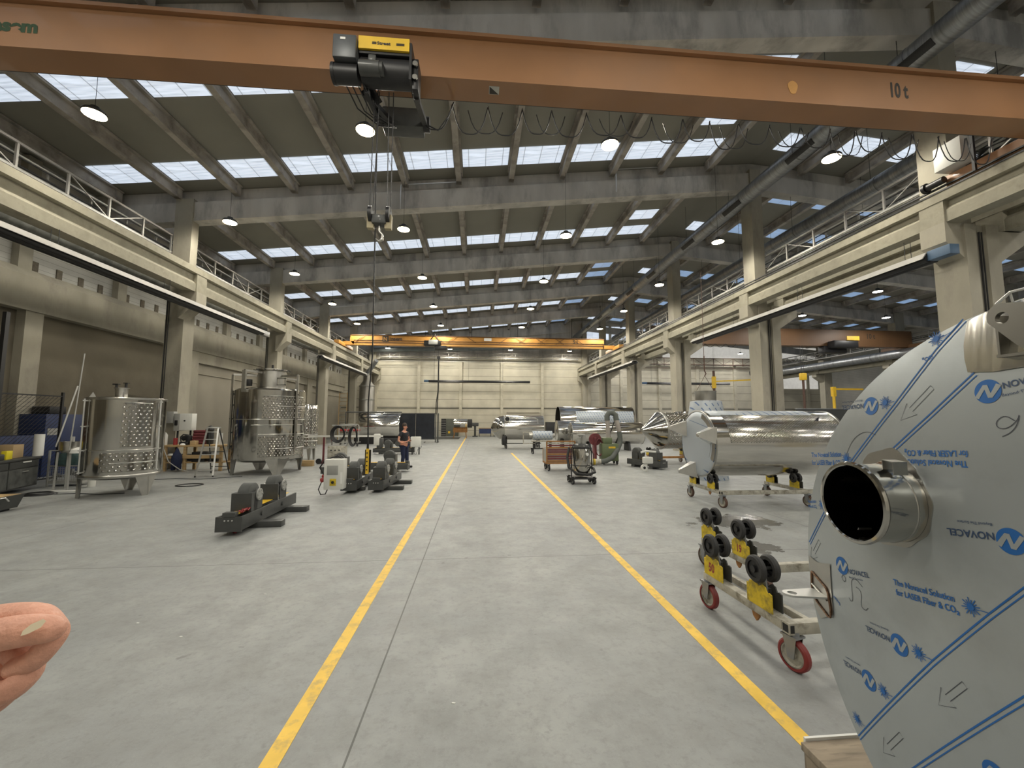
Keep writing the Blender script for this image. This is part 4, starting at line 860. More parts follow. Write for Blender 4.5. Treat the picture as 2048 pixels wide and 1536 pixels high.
# dark panel stack behind the big tank
t = thing('panel_rack', 'long dark grey sheet panel standing behind the big lying tank', 'panel', (12.6, 15.2, 0))
MB().box(0, 8.5, 0, .08, .25, 2.42).build('panel', DSLAB, t); MB().box(-.02, 8.5, -.02, .1, 2.42, 2.45).build('top_edge', GALV, t)
for x in (.4, 4, 8): MB().box(x, x+.1, -.3, .4, 0, .25).build('foot', BLACK, t)
# ---------------------------------------------------------------- tank rotators (turning rolls)
def rotator(label, loc, rz, L=2.1, y_=(.45, 1.35), sc=1., drive=False, one_='', rollers=2, far=False, foot=.62):
    """long channel base along +y with two roller stands, cross feet and end plate"""
    t = thing('tank_rotator', label, 'rotator', loc, rz)
    MB().box(-.19, .19, 0, L, .10, .14).box(-.21, -.17, 0, L, .10, .33, .004).box(.17, .21, 0, L, .10, .33, .004).box(-.21, .21, -.012, .012, .08, .33).box(-.10, .10, -.02, .10, .33, .40).build('channel_base', GREY, t)
    MB().box(-.09, .09, .02, L-.1, .345, .352).build('yellow_scale', YEL2, t)
    for y in (L*.28, L*.82): MB().box(-.20, foot, y-.09, y+.09, 0, .11, .005).build('cross_foot', GREY, t)
    for i, y in enumerate(y_[:rollers]):
        r = .21
        s = MB().prism([(-.16, .33), (.16, .33), (.16, .56), (.07, .70), (-.07, .70), (-.16, .60)], .02, (.17, y, 0), (0, 1, 0)).prism([(-.16, .33), (.16, .33), (.16, .60), (.07, .66), (-.07, .66), (-.16, .60)], .02, (-.15, y, 0), (0, 1, 0)).box(-.165, .18, y-.26, (y-.03 if i == 0 else y-.22), .33, .66).build('roller_stand', GREY, t)
        MB().lathe([(r-.03, -.11), (r, -.09), (r, .09), (r-.03, .11), (.06, .11), (.06, -.11), (r-.03, -.11)], 36, (.0, y, .60), (1, 0, 0)).build('roller', RUBG, t)
        b = MB().cyl((.18, y, .60), (.205, y, .60), .11, n=24)
        for k_ in range(6): a = PI*k_/3; b.cyl((.205, y+.08*math.cos(a), .60+.08*math.sin(a)), (.218, y+.08*math.cos(a), .60+.08*math.sin(a)), .016, n=8)
        b.build('bearing_flange', GREYL if not far else GREY, t)
    for y in (L*.3, L*.68): MB().cyl((.21, y, .24), (.235, y, .24), .045, n=16).build('lifting_eye', GREY, t)
    b = MB()
    for x in (-.06, 0, .06): b.cyl((x, -.012, .27), (x, -.022, .27), .014, n=8)
    b.build('end_bolts', ALU, t)
    if drive:
        MB().cyl((-.55, y_[0], .52), (-.2, y_[0], .52), .10, n=20).cyl((-.25, y_[0], .55), (-.17, y_[0], .55), .2, n=24).build('drive_motor', GREY, t)
    return t
t = rotator('dark grey tank rotator with a red caster, alone in front of the necked tank', (-4.2, 7.55, 0), .04, 2.35, (.62, 1.70))
MB().lathe([(.055, -.02), (.07, -.015), (.07, .015), (.055, .02), (.055, -.02)], 20, (.0, .22, .07), (1, 0, 0)).box(-.04, .04, .16, .28, .07, .12).build('red_caster', REDW, t)
m = MB(); random.seed(3)
for i in range(5): m.tube([(.08+.02*i, .12+.05*j+.03*random.random(), .37+.04*random.random()) for j in range(6)], .012, 5)
m.build('red_strap', RED, t)
t = rotator('grey tank rotator with the white control cabinet hung on its front', (-3.42, 11.55, 0), .02, 2.0, (.5, 1.35), foot=.30)
cb = thing('control_cabinet', 'white control cabinet with red plug and cables, hung on the front of a rotator', 'cabinet', (-3.72, 11.42, .16))
MB().box(-.26, .24, -.16, .14, 0, .78, .015).build('cabinet_body', WHITE, cb); MB().box(-.18, .10, -.166, -.16, .38, .62, .005).build('display_panel', GREYL, cb); MB().box(-.1, .06, -.17, -.16, .1, .28, .005).build('main_switch', YEL, cb)
MB().cyl((-.02, -.17, .19), (-.02, -.20, .19), .035, n=12).build('switch_knob', BLACK, cb); MB().box(.16, .22, -.165, -.16, .15, .45).build('label_strip', PAPER, cb)
MB().cyl((-.36, -.05, .22), (-.26, -.05, .26), .06, n=14).cyl((-.34, .02, .33), (-.26, 0, .33), .05, n=14).build('red_plug', RED, cb)
m = MB().tube([(-.34, -.05, .2), (-.40, -.1, .0), (-.33, -.12, -.13), (-.22, -.1, -.12), (-.15, -.1, .05)], .014).tube([(-.3, 0, .35), (-.42, 0, .55), (-.3, 0, .75), (.0, .1, .86), (.2, .1, .72)], .02); m.build('cables', BLACK, cb)
t = rotator('grey tank rotator standing right beside the one with the cabinet', (-2.72, 11.6, 0), -.06, 2.0, (.5, 1.35))
t = rotator('grey tank rotator just behind the pair, a worker standing at its far side', (-2.60, 16.2, 0), PI/2-.04, 2.0, (.72, 1.75), rollers=1)
t = rotator('grey motor rotator behind the hanging yellow control', (-4.3, 15.2, 0), PI/2+.05, 1.1, (.5, 1.3), drive=True, rollers=1)
t = rotator('far grey rotator loaded with hardware behind the worker', (-3.6, 24.4, 0), PI/2, 2.3, (.5, 1.5), far=True)
m = MB().cyl((-.1, .3, .55), (.5, .3, .55), .2, n=20).cyl((-.2, .9, .6), (.3, .9, .6), .17, n=20).box(-.2, .25, 1.8, 2.1, .34, .9, .03); m.build('drive_motor', GREY, t); MB().box(-.3, .1, 1.95, 2.25, .5, 1.15, .03).build('white_box', WHITE, t)
cb = thing('white_control_box', 'white control box with dangling cables at the right end of the far rotator', 'box', (-3.45, 23.9, .0))
MB().box(-.28, .28, -.16, .16, .42, 1.0, .03).build('box_body', WHITE, cb); MB().tube([(-.2, -.15, .45), (-.1, -.2, .1), (.05, -.2, .02), (.15, -.18, .3), (.3, -.18, .35), (.35, -.2, .5)], .012).build('cables', BLACK, cb); MB().box(-.22, -.16, -.05, .05, 0, .44).box(.16, .22, -.05, .05, 0, .44).build('stand', BLACK, cb)
t = rotator('small grey rotator on the right, in front of the cone-ended tank', (7.45, 16.0, 0), .46, 1.75, (.45, 1.35)); 
# ---------------------------------------------------------------- ladder
t = thing('step_ladder', 'white aluminium step ladder with six steps in front of the wooden bench', 'ladder', (-9.30, 15.1, 0), .12)
H_ = 1.68; rail = MB()
for s in (-1, 1): rail.bar((s*.27, 0, 0), (s*.17, .42, H_), .05, .025)
rail.build('front_rails', ALU, t); r2 = MB()
for s in (-1, 1): r2.bar((s*.30, 1.15, 0), (s*.17, .50, H_-.05), .035, .02)
r2.bar((-.29, 1.05, .25), (.29, 1.05, .25), .025).bar((-.24, .85, .8), (.24, .85, .8), .025); r2.build('rear_rails', GREY, t)
for i in range(6):
    z = .26*(i+.9); f = z/H_; MB().box(-.26+.10*f, .26-.10*f, .42*f-.03, .42*f+.08, z-.018, z+.012, .003).build('step', ALU, t)
MB().box(-.17, .17, .38, .62, H_-.02, H_+.02, .004).build('top_platform', ALU, t); m = MB()
for s in (-1, 1): m.cyl((s*.27, 0, 0), (s*.268, .01, .05), .028, n=10)
m.build('rubber_feet', BLACK, t)
# ---------------------------------------------------------------- wooden bench and its clutter by the left column
t = thing('work_bench', 'pale timber workbench behind the aluminium ladder, below the wall cabinet', 'workbench', (-11.95, 16.85, 0))
MB().box(0, 2.2, 0, .7, .92, .99, .004).build('bench_top', WOOD, t)
for x in (.04, .75, 2.06):
    for y in (.03, .6): MB().box(x, x+.10, y, y+.08, 0, .92).build('leg', WOOD, t)
MB().box(0, 2.2, .05, .65, .30, .34).box(.05, 2.15, -.01, .03, .48, .62).build('lower_shelf', WOOD, t)
m = MB().box(.3, .7, .1, .6, .34, .62, .02).box(1.0, 1.5, .1, .5, .34, .72, .03).box(1.6, 1.95, .1, .5, .34, .55, .03).cyl((.95, .1, .45), (.95, .4, .45), .08); m.build('shelf_contents', BLACK, t)
CL = [('red_tin', RED, .14, .14, .26, 'small red tin at the left end of the timber bench', .33, .2), ('tool_case', BLACK, .45, .3, .42, 'black machine on the timber bench below the cabinet', .72, .17), ('paper_heap', PAPER, .26, .2, .1, 'crumpled white paper on the front edge of the timber bench', .70, .12),
      ('cardboard_box', CARD, .2, .2, .16, 'small cardboard box on the timber bench', 1.02, .2), ('dark_jacket', BLACK, .24, .25, .8, 'dark jacket hanging upright at the back of the timber bench', 1.40, .52), ('brown_blanket', MAROON, .5, .2, .62, 'brown rolled blankets stacked behind the timber bench', .98, .55), ('paper_roll', PAPER, .14, .14, .45, 'white paper roll standing at the right end of the timber bench', 1.95, .25)]
for n_, m_, a, b, c, lb, x, y in CL:
    mb = MB()
    if n_ in ('red_tin', 'paper_roll'): mb.cyl((0, 0, 0), (0, 0, c), a/2, n=16)
    elif n_ == 'paper_heap': mb.lathe([(.13, 0), (.11, .05), (.05, .09), (0, .10)], 9)
    elif n_ == 'brown_blanket':
        for i in range(5): mb.cyl((-.26, .02*i, .06+.11*i), (.26, .02*i, .06+.11*i), .062, n=10)
    elif n_ == 'dark_jacket': mb.box(-.10, .10, -.1, .1, 0, .52, .05).lathe([(.09, .5), (.13, .56), (.11, .68), (.03, .74)], 10).box(-.18, .0, -.06, .06, .5, .62, .04)
    elif n_ == 'tool_case': mb.box(-.16, .16, -.12, .12, 0, .12, .02).cyl((-.10, 0, .25), (.12, 0, .30), .10, n=14).box(.05, .18, -.1, .1, .1, .36, .02).tube([(-.16, 0, .1), (-.2, 0, .3), (-.1, 0, .40), (.1, 0, .38)], .02)
    else: mb.box(-a/2, a/2, -b/2, b/2, 0, c, .01)
    o = mb.build(n_, m_, None); o.location = (-11.95+x, 16.85+y, .99); tag(o, lb, n_.split('_')[-1])
t = thing('hanging_overall', 'navy overalls hanging from the front edge of the timber bench', 'overalls', (-11.32, 16.74, .12), 0); t.scale = (.8,)*3
MB().lathe([(.18, .1), (.22, .3), (.2, .6), (.10, .78), (.04, .95)], 14).box(-.2, -.06, -.08, .08, -.08, .2, .03).box(.06, .2, -.08, .08, -.08, .2, .03).build('overall_body', NAVY, t); MB().lathe([(.02, 0), (.14, .03), (.1, .1), (0, .12)], 10, (-.2, -.1, .6)).build('sleeve_lining', GREYL, t)
one('air_hose', MB().tube([(-12.3, 17.35, 1.35), (-12.0, 16.95, 1.05), (-11.7, 16.6, .85), (-11.4, 16.45, .40), (-11.0, 16.45, .12), (-10.7, 16.5, .03)], .016), GREYL, 'pale hose drooping from the left column down past the overalls', 'hose')
t = thing('wall_cabinet', 'pale grey electric cabinet with open cover on the column behind the ladder', 'cabinet', (-11.85, 17.25, 1.52))
MB().box(-.02, .2, 0, .30, 0, .68, .01).build('cabinet_body', GREYL, t); MB().box(.2, .66, -.02, .26, .02, .68, .01).build('cabinet_door', WHITE, t); MB().box(.03, .13, -.04, 0, .22, .42, .01).build('switch_block', BLACK, t); MB().cyl((.40, -.03, .40), (.40, -.05, .40), .03).build('lock', BLACK, t)
MB().box(-.38, -.06, .02, .25, .30, .76, .02).build('side_box', GREYL, t); MB().bar((.02, .2, -1.5), (.02, .2, 0), .05).bar((.5, .2, -.52), (.5, .2, .02), .05).build('stand_posts', BLACK, t)
one('gas_bottle', MB().lathe([(0, 0), (.085, 0), (.09, .02), (.09, .45), (.05, .52), (.03, .55), (0, .56)], 20), WHITE, 'white bottle standing on the black bin by the left column', 'bottle', loc=(-11.98, 17.0, .92))
t = thing('waste_bin', 'black bin with white bag standing left of the timber bench', 'bin', (-12.3, 17.1, 0)); MB().box(-.3, .25, -.3, .3, 0, .88, .05).build('bin_body', BLACK, t); MB().lathe([(.2, 0), (.2, .035), (0, .04)], 12, (.12, 0, .88)).build('bag', PAPER, t)
# ---------------------------------------------------------------- left workbench, cupboards, fence
t = thing('steel_workbench', 'dark metal workbench with scuffed cupboards, cut by the left edge', 'workbench', (-11.3, 9.7, 0), .345)
MB().box(-.58, 0, 1.0, 3.6, .86, .92, .005).build('bench_top', GREY, t); MB().box(-.57, -.03, 1.02, 3.56, .12, .86).build('cupboard_body', GREY, t)
for i in range(2):
    y0 = 1.05+1.25*i; d_ = MB().box(-.03, -.005, y0, y0+1.20, .16, .64).build('cupboard_door', mat('scuffed_grey_%d' % i, (.10, .105, .10), .5, .2, var=.5, scale=4), t); MB().bar((.01, y0+.5, .56), (.01, y0+.75, .56), .02).build('handle', ALU, d_)
    d_ = MB().box(-.03, -.005, y0, y0+1.20, .67, .84).build('drawer', GREY, t); MB().box(.0, .012, y0+.5, y0+.85, .80, .83).build('paper_tag', PAPER, d_)
L9 = lambda x, y: (Matrix.Translation((-11.3, 9.7, 0)) @ Euler((0, 0, .345)).to_matrix().to_4x4()) @ Vector((x, y, .92))
def onb(name, mb, m, label, cat, x, y): o = mb.build(name, m, None); o.location = L9(x, y); o.rotation_euler = (0, 0, .345); return tag(o, label, cat)
onb('yellow_box', MB().box(-.05, .05, -.12, .12, 0, .22, .005), mat('bright_yellow_card', (.75, .62, .02), .5), 'bright yellow box on the dark workbench', 'box', -.2, 2.55)
onb('cardboard_box', MB().box(-.2, .2, -.22, .22, 0, .36, .01), CARD, 'brown cardboard box on the dark workbench behind the white roll', 'box', -.45, 3.1)
onb('paper_roll', MB().cyl((0, 0, 0), (0, 0, .62), .11, n=20), PAPER, 'tall white paper roll standing on the dark workbench', 'roll', -.15, 3.75)
onb('grey_tray', MB().box(-.12, .12, -.25, .25, 0, .16, .03), GREY, 'dark grey tray on the dark workbench left of the yellow box', 'tray', -.2, 2.0)
onb('tool_roll', MB().cyl((-.1, -.3, .06), (0, .3, .06), .06, n=10), BLACK, 'black rolled tool pouch near the left end of the dark workbench', 'tool', -.15, 1.3)
t = thing('blue_cupboard', 'tall dark blue steel cupboard behind the wire fence', 'cupboard', (-14.8, 15.5, 0)); MB().box(-.85, 0, 0, 1.35, 0, 2.15, .01).build('cupboard_body', BLUE, t); MB().box(0, .01, .08, .5, 1.42, 1.66).build('label_plate', GREYL, t); MB().bar((.02, .68, 1.0), (.02, .68, 1.2), .03).build('handle', BLACK, t)
o = one('black_crate', MB().box(-.3, .3, -.3, .3, 0, .28, .03).box(-.1, .1, -.31, -.3, .08, .2), BLACK, 'black crate on top of the tall blue cupboard', 'crate', loc=(-15.3, 16.1, 2.15))
t = thing('blue_cupboard', 'low wide dark blue steel cupboard left of the tall blue one', 'cupboard', (-14.3, 13.2, 0)); MB().box(-.8, 0, 0, 1.7, 0, 1.45, .01).build('cupboard_body', BLUE, t); MB().bar((.02, .9, .7), (.02, .9, .9), .03).build('handle', BLACK, t)
fence_ = thing('wire_fence', 'dark wire mesh fence panel behind the left workbench', 'fence', (-13.6, 9.5, 0))
m = MB().bar((0, 0, 2.72), (0, 5.2, 2.72), .04).bar((0, 0, .1), (0, 5.2, .1), .04)
for y in (0, 2.6, 5.2): m.bar((0, y, 0), (0, y, 2.85), .06)
m.build('fence_frame', BLACK, fence_); m = MB()
for i in range(60):
    a = -2.6+.13*i; y0, z0_, y1, z1_ = max(0, a), .12+max(0, -a), min(5.2, a+2.6), .12+min(2.6, 5.2-a)
    if y1 > y0: m.bar((0, y0, z0_), (0, y1, z1_), .008)
for i in range(19): m.bar((0, 0, .2+.135*i), (0, 5.2, .2+.135*i), .006)
m.build('wire_mesh', BLACK, fence_)
one('perforated_post', MB().box(-12.9, -12.8, 12.1, 12.2, 0, 4.9), BLACK, 'tall dark perforated steel post at the left edge', 'post')
t = thing('wall_panel_board', 'brown board with white shelves at the left edge', 'board', (-13.1, 11.0, 0)); MB().box(-.05, 0, -1.2, 1.2, 0, 1.72).build('board', PIPEB, t)
for z in (1.25, 1.42, 1.55): MB().box(0, .2, -1.0, .7, z, z+.02).build('shelf', GREYL, t)
t = thing('bucket_stand', 'round steel sink on tall legs beside the nearest tank', 'stand', (-11.62, 12.9, 0))
MB().lathe([(0, 1.02), (.16, 1.03), (.22, 1.10), (.23, 1.34), (.22, 1.34), (.2, 1.12), (0, 1.06)], 28).build('steel_bowl', STEELM, t)
for x, y in ((-.18, -.15), (.18, -.15), (.18, .15), (-.18, .15)): MB().bar((x*.9, y, 1.05), (x, y*1.1, 0), .045).build('leg', GREYL, t)
MB().cyl((.05, 0, 1.06), (.05, 0, 1.48), .05).build('tap', ALU, t); MB().lathe([(.0, 0), (.2, 0), (.17, .1), (.05, .16), (0, .16)], 14, (.3, -.05, 1.02)).build('white_cloth', PAPER, t)
one('broom_pole', MB().cyl((-11.85, 12.75, 1.2), (-11.65, 13.0, 2.95), .02, n=8), ALU, 'pale pole leaning up beside the steel sink', 'pole')
one('broom_pole', MB().cyl((-11.45, 12.7, 1.1), (-11.50, 12.95, 3.9), .016, n=8), GREYL, 'thin long rod leaning behind the nearest tank', 'pole')
one('spray_bottle', MB().lathe([(0, 0), (.09, 0), (.09, .5), (.04, .58), (0, .6)], 16), WHITE, 'small white gas bottle under the steel sink', 'bottle', loc=(-11.3, 13.3, .0))
t = thing('wire_basket', 'wire mesh basket full of scrap under a teal jacket', 'basket', (-12.25, 13.45, 0))
MB().box(-.35, .5, -.05, .45, .08, .14).box(-.35, .5, -.05, -.02, .14, .16).build('basket_base', GREYL, t); m = MB()
for i in range(14): m.bar((-.35+.065*i, -.05, .14), (-.35+.065*i, -.05, .58), .007)
for i in range(8): m.bar((-.35, -.05, .14+.063*i), (.5, -.05, .14+.063*i), .007)
m.bar((-.35, -.05, .6), (.5, -.05, .6), .03).bar((-.35, -.05, 0), (-.35, -.05, 1.05), .04).bar((.5, -.05, 0), (.5, -.05, 1.05), .04).bar((-.35, -.05, 1.05), (.5, -.05, 1.05), .03); m.build('basket_mesh', GREYL, t)
random.seed(2); m = MB()
for i in range(16): x, y, z = random.uniform(-.3, .4), random.uniform(0, .35), random.uniform(.16, .45); m.box(x, x+.12, y, y+.1, z, z+.05+.06*random.random())
tag(m.build('scrap_metal', GALV, None, loc=(-12.25, 13.45, 0)), 'heap of grey metal scrap inside the wire basket', 'scrap', None, 'stuff')
one('teal_jacket', MB().lathe([(.0, .02), (.30, .0), (.33, .15), (.26, .32), (.14, .40), (0, .42)], 11, (0, 0, 0)), TEAL, 'dark teal jacket thrown over the wire basket frame', 'jacket', loc=(-12.2, 13.6, .62))
m = MB()
for i in range(5): m.tube([(.42*math.cos(a)*(1-.08*i), .30*math.sin(a)*(1-.08*i)+.02*i, .015+.006*i) for a in [PI*j/10 for j in range(21)]], .010, 5)
m.tube([(.42, 0, .01), (.9, .1, .01), (1.6, -.1, .01), (2.1, .05, .01)], .009, 5); one('coiled_cable', m, BLACK, 'flat black coil of cable on the floor left of the nearest tank', 'cable', loc=(-11.5, 12.0, 0))
m = MB()
for i in range(3): m.tube([(.35*math.cos(a), .25*math.sin(a)+.03*i, .015) for a in [PI*j/10 for j in range(21)]], .010, 5)
one('coiled_cable', m, BLACK, 'black cable loops on the floor right of the nearest tank', 'cable', loc=(-8.6, 13.3, 0))
m = MB().tube([(-2, .5, .01), (-1.2, -.1, .01), (-.4, .2, .01), (.5, 0, .01), (1.5, .6, .01)], .010, 5); one('floor_cable', m, BLACK, 'thin cable lying on the floor by the ladder', 'cable', loc=(-9.6, 14.6, 0))
t = thing('grey_trough', 'dark grey steel trough cut by the left edge on the floor', 'trough', (-10.35, 9.85, 0), .1); MB().prism([(-.35, .05), (.28, .05), (.40, .34), (-.42, .34)], .55).build('trough_body', GREY, t); MB().box(-.4, .36, -.24, .24, .34, .345).build('timber_filling', WOOD, t); MB().tube([(.38, -.25, .32), (.44, -.2, .33), (.42, -.1, .24)], .015).build('handle', ALU, t); MB().box(-.3, .2, -.2, .2, 0, .06).build('foot', BLACK, t)
one('white_offcut', MB().box(-.35, .35, -.05, .05, 0, .015), PAPER, 'thin white offcut on the floor below the workbench', 'offcut', loc=(-11.3, 12.5, 0))
for i, (x, y) in enumerate([(-2.7, 4.2), (-3.3, 4.5), (-.15, 3.1), (-3.9, 3.4), (-2.4, 5.1), (-4.6, 8.1), (-1.0, 6.6)]):
    one('paper_scrap', MB().prism([(-.014, 0), (.012, -.004), (.018, .006), (-.004, .011)], .003, (x, y, .002), (1, 0, 0), (0, 1, 0)), PAPER, 'tiny white scrap on the bare floor left of the lane', 'scrap', 'tiny white scraps on the floor')
# ---------------------------------------------------------------- welding carts in the left middle
t = thing('welding_trolley', 'cream welding power source on wheels with coiled hoses, behind the rotators', 'welder', (-5.95, 18.35, 0), .1)
MB().box(-.35, .35, -.25, .25, .18, .85, .02).build('power_source', CREAM, t); m = MB()
for i in range(3): m.cyl((-.2+.16*i, -.255, .68), (-.2+.16*i, -.275, .68), .03, n=10)
m.box(-.05, .2, -.255, -.25, .3, .5); m.build('controls', BLACK, t); m = MB()
for k_ in range(5): m.tube([(.0+(.32-.02*k_)*math.cos(a)*.9, .05*k_-.1, 1.35+(.36-.02*k_)*math.sin(a)) for a in [PI*j/9 for j in range(19)]], .022, 6)
for k_ in range(4): m.tube([(.62+(.18-.02*k_)*math.cos(a), .05*k_-.1, 1.25+(.42-.02*k_)*math.sin(a)) for a in [PI*j/9 for j in range(19)]], .02, 6)
m.build('coiled_hoses', BLACK, t)
MB().bar((-.3, .2, .85), (-.15, .2, 1.75), .05).bar((.35, .2, .85), (.6, .2, 1.75), .05).bar((-.3, .2, 1.72), (.7, .2, 1.72), .05).bar((-.0, .2, .85), (.35, .2, 1.6), .03).box(-.35, .35, -.2, .2, .84, .88).build('hose_frame', GREYL, t)
for x in (-.4, .4): MB().lathe([(.05, -.03), (.14, -.03), (.14, .03), (.05, .03), (.05, -.03)], 20, (x, .1, .14), (1, 0, 0)).build('wheel', RUB, t)
t = thing('roller_stand', 'cream upright tube stand with a long white horizontal bar across the left', 'stand', (-6.9, 19.4, 0))
MB().bar((0, 0, 0), (0, 0, 1.2), .07).bar((.35, 0, 0), (.35, 0, 1.2), .05).box(-.2, .55, -.15, .15, 0, .08).build('stand_posts', MAROON, t); MB().bar((-.7, 0, 1.22), (2.6, 0, 1.22), .08).build('cross_bar', WHITE, t); MB().cyl((-.1, -.2, .12), (-.1, -.3, .12), .12).build('wheel', RUB, t)
t = thing('timber_table', 'low timber table with planks by the far left wall', 'table', (-14.6, 29.5, 0)); MB().box(-.2, 2.6, 0, 1.2, 1.0, 1.08).box(.6, 2.4, .2, .8, 1.08, 1.3, .03).build('table_top', WOOD, t)
for x in (-.1, 1.2, 2.4): MB().box(x, x+.1, .05, .15, 0, 1.0).build('leg', BLACK, t)
t = thing('storage_rack', 'black steel rack of dark goods against the far left wall', 'rack', (-15.0, 31.5, 0))
MB().box(0, .6, 0, 2.4, 0, .1).box(0, .6, 0, .1, 0, 3.3).box(0, .6, 2.3, 2.4, 0, 3.3).box(0, .6, 0, 2.4, 1.0, 1.1).box(0, .6, 0, 2.4, 2.0, 2.1).box(0, .6, 0, 2.4, 3.2, 3.3).build('rack_frame', BLACK, t)
m = MB(); random.seed(4)
for z in (.1, 1.1, 2.1):
    for i in range(6): m.box(.05, .55, .15+.35*i, .45+.35*i, z, z+.4+.4*random.random(), .02)
tag(m.build('stored_goods', DARK, None, loc=(-15.0, 31.5, 0)), 'dark jumbled goods filling the black rack on the left wall', 'goods', None, 'stuff')
one('white_box', MB().box(-.3, .3, -.3, .3, 0, .9, .02), GREYL, 'grey box in front of the black rack on the left wall', 'box', loc=(-13.9, 32.6, 1.2)).location.z = 0
t = thing('switch_cabinet', 'narrow white switch cabinet on a pale post by the far left wall', 'cabinet', (-14.6, 26.8, 0)); MB().box(-.25, .25, -.15, .15, 1.1, 2.2, .01).build('cabinet_body', WHITE, t); MB().cyl((0, 0, 2.2), (0, 0, 2.8), .08).box(-.08, .08, -.05, .05, 0, 1.1).build('post', GREYL, t); MB().box(-.1, -.02, -.17, -.15, 1.5, 1.8).build('switch', BLACK, t)
one('white_canister', MB().lathe([(0, 0), (.2, 0), (.2, .9), (.12, 1.05), (0, 1.1)], 16), WHITE, 'white canister on the floor below the long white bar', 'canister', loc=(-13.6, 36.5, .35)).location.z = 0
t = thing('leaning_ladder', 'tall pale ladder leaning on the far left column', 'ladder', (-13.4, 41.2, 0)); m = MB().bar((0, 0, 0), (-.1, .4, 4.6), .07).bar((.75, 0, 0), (.65, .4, 4.6), .07); m.build('rails', WOOD, t)
for i in range(12): MB().bar((-.008*i, .035*i+.03, .38*i+.3), (.75-.008*i, .035*i+.03, .38*i+.3), .04).build('rung', WOOD, t)
t = thing('hand_trolley', 'small tubular trolley with a red tray left of the black screen', 'trolley', (-9.6, 31.0, 0))
MB().tube([(-.4, 0, .3), (-.4, 0, 1.5), (-.3, 0, 1.6), (.9, 0, 1.6), (1.0, 0, 1.5), (1.0, 0, .3)], .04).bar((-.4, 0, .9), (1.0, 0, .9), .05).bar((-.4, .6, .3), (1.0, .6, .3), .05).bar((-.4, 0, .3), (1.0, 0, .3), .05).build('tube_frame', GREYL, t); MB().box(-.35, .95, 0, .6, 1.1, 1.25, .02).build('red_tray', RED, t)
for x in (-.3, .9): MB().lathe([(.04, -.03), (.15, -.03), (.15, .03), (.04, .03), (.04, -.03)], 16, (x, .1, .15), (1, 0, 0)).build('wheel', RUB, t)
# ---------------------------------------------------------------- black curtain screen and tank left of it
t = thing('welding_screen', 'large black curtain screen in a steel frame behind the worker', 'screen', (-6.85, 36.0, 0))
MB().bar((0, 0, .1), (0, 0, 2.5), .08).bar((3.3, 0, 0), (3.3, 0, 2.5), .08).bar((0, 0, 2.48), (3.3, 0, 2.48), .08).bar((0, 0, .28), (3.3, 0, .28), .06).bar((3.5, -.6, 0), (3.5, .6, 0), .1).bar((3.5, 0, 0), (3.5, 0, 2.5), .12).bar((2.4, -.4, .03), (2.4, .4, .03), .06).build('steel_frame', GREY, t)
for x0, x1 in ((.15, 1.6), (1.62, 3.22)): MB().box(x0, x1, -.02, .0, .3, 2.44).build('curtain', CURT, t)
t = thing('lying_tank', 'banded steel tank lying left of the black curtain screen', 'tank', (-9.5, 34.6, 0))
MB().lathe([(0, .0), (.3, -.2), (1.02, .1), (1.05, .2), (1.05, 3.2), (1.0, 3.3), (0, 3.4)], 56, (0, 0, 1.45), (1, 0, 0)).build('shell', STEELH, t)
for a in (-95, -80, -62, -40): MB().lathe([(1.055, .3), (1.07, .3), (1.07, 3.1), (1.055, 3.1)], 2, (0, 0, 1.45), (1, 0, 0), D(a), D(a+2.2)).build('seam_strip', DARK, t)
MB().box(-.3, 3.4, -.6, .6, 0, .5, .02).build('cradle', BLACK, t); MB().prism([(-1.5, 0), (-.1, .45), (-.1, -.15), (-1.5, -.25)], .4, (0, -.2, 1.15)).build('chute', STEELM, t)
MB().tube([(-1.0, -.5, 2.55), (.6, -.5, 2.55), (3.4, -.5, 2.55)], .05).bar((-1.0, -.5, 0), (-1.0, -.5, 2.55), .08).build('overhead_rail', GREY, t)
# ---------------------------------------------------------------- shelving, extinguishers, benches by the back wall
t = thing('shelf_cabinet', 'grey-green steel cabinet with a black shelf tower on its left, by the back wall', 'cabinet', (-4.15, 48.6, 0))
MB().box(.55, 1.95, 0, .7, 0, 2.05, .01).build('cabinet_body', mat('olive_grey', (.10, .105, .085), .6), t); MB().box(.0, .55, 0, .7, 0, 2.05).build('shelf_tower', BLACK, t)
for i in range(7): MB().box(.02, .53, -.02, 0, .15+.27*i, .19+.27*i).build('shelf', GREYL, t)
MB().box(.8, 1.05, -.012, -.002, .35, .6).build('yellow_sticker', YEL2, t)
for i in range(2): one('gas_cylinder', MB().lathe([(0, 0), (.13, 0), (.13, 1.0), (.05, 1.15), (0, 1.25)], 14, (-5.0+.35*i, 47.2, 0)), [PAPER, GREYL][i], ['white gas cylinder nearest the black curtain screen', 'grey gas cylinder beside the black shelf tower'][i], 'cylinder')
one('black_mat', MB().box(-5.2, -1.8, 41.5, 46.8, 0, .008), DSLAB, 'large dark mat on the floor before the shelf cabinet', 'mat')
for i, (x, w_, h_, m_, lb) in enumerate([(.2, 1.5, 1.05, BLUE, 'blue workbench by the back wall, left end'), (1.9, 1.6, 1.05, BLUE, 'blue workbench by the back wall, beside the cone-ended tank'), (.6, .0, 0, None, ''), ]):
    if m_ is None: continue
    t = thing('blue_workbench', lb, 'workbench', (x, 47.6, 0)); MB().box(0, w_, 0, .7, .92, 1.0).build('bench_top', WOOD, t); MB().box(.05, w_-.05, .05, .65, .35, .92).build('bench_body', m_, t)
    for xx in (.05, w_-.12): MB().box(xx, xx+.07, .05, .12, 0, .4).build('leg', BLACK, t)
one('white_sign_board', MB().box(2.2, 3.2, 49.85, 49.92, 1.35, 2.2), PAPER, 'white notice board on the back wall above the blue bench', 'board')
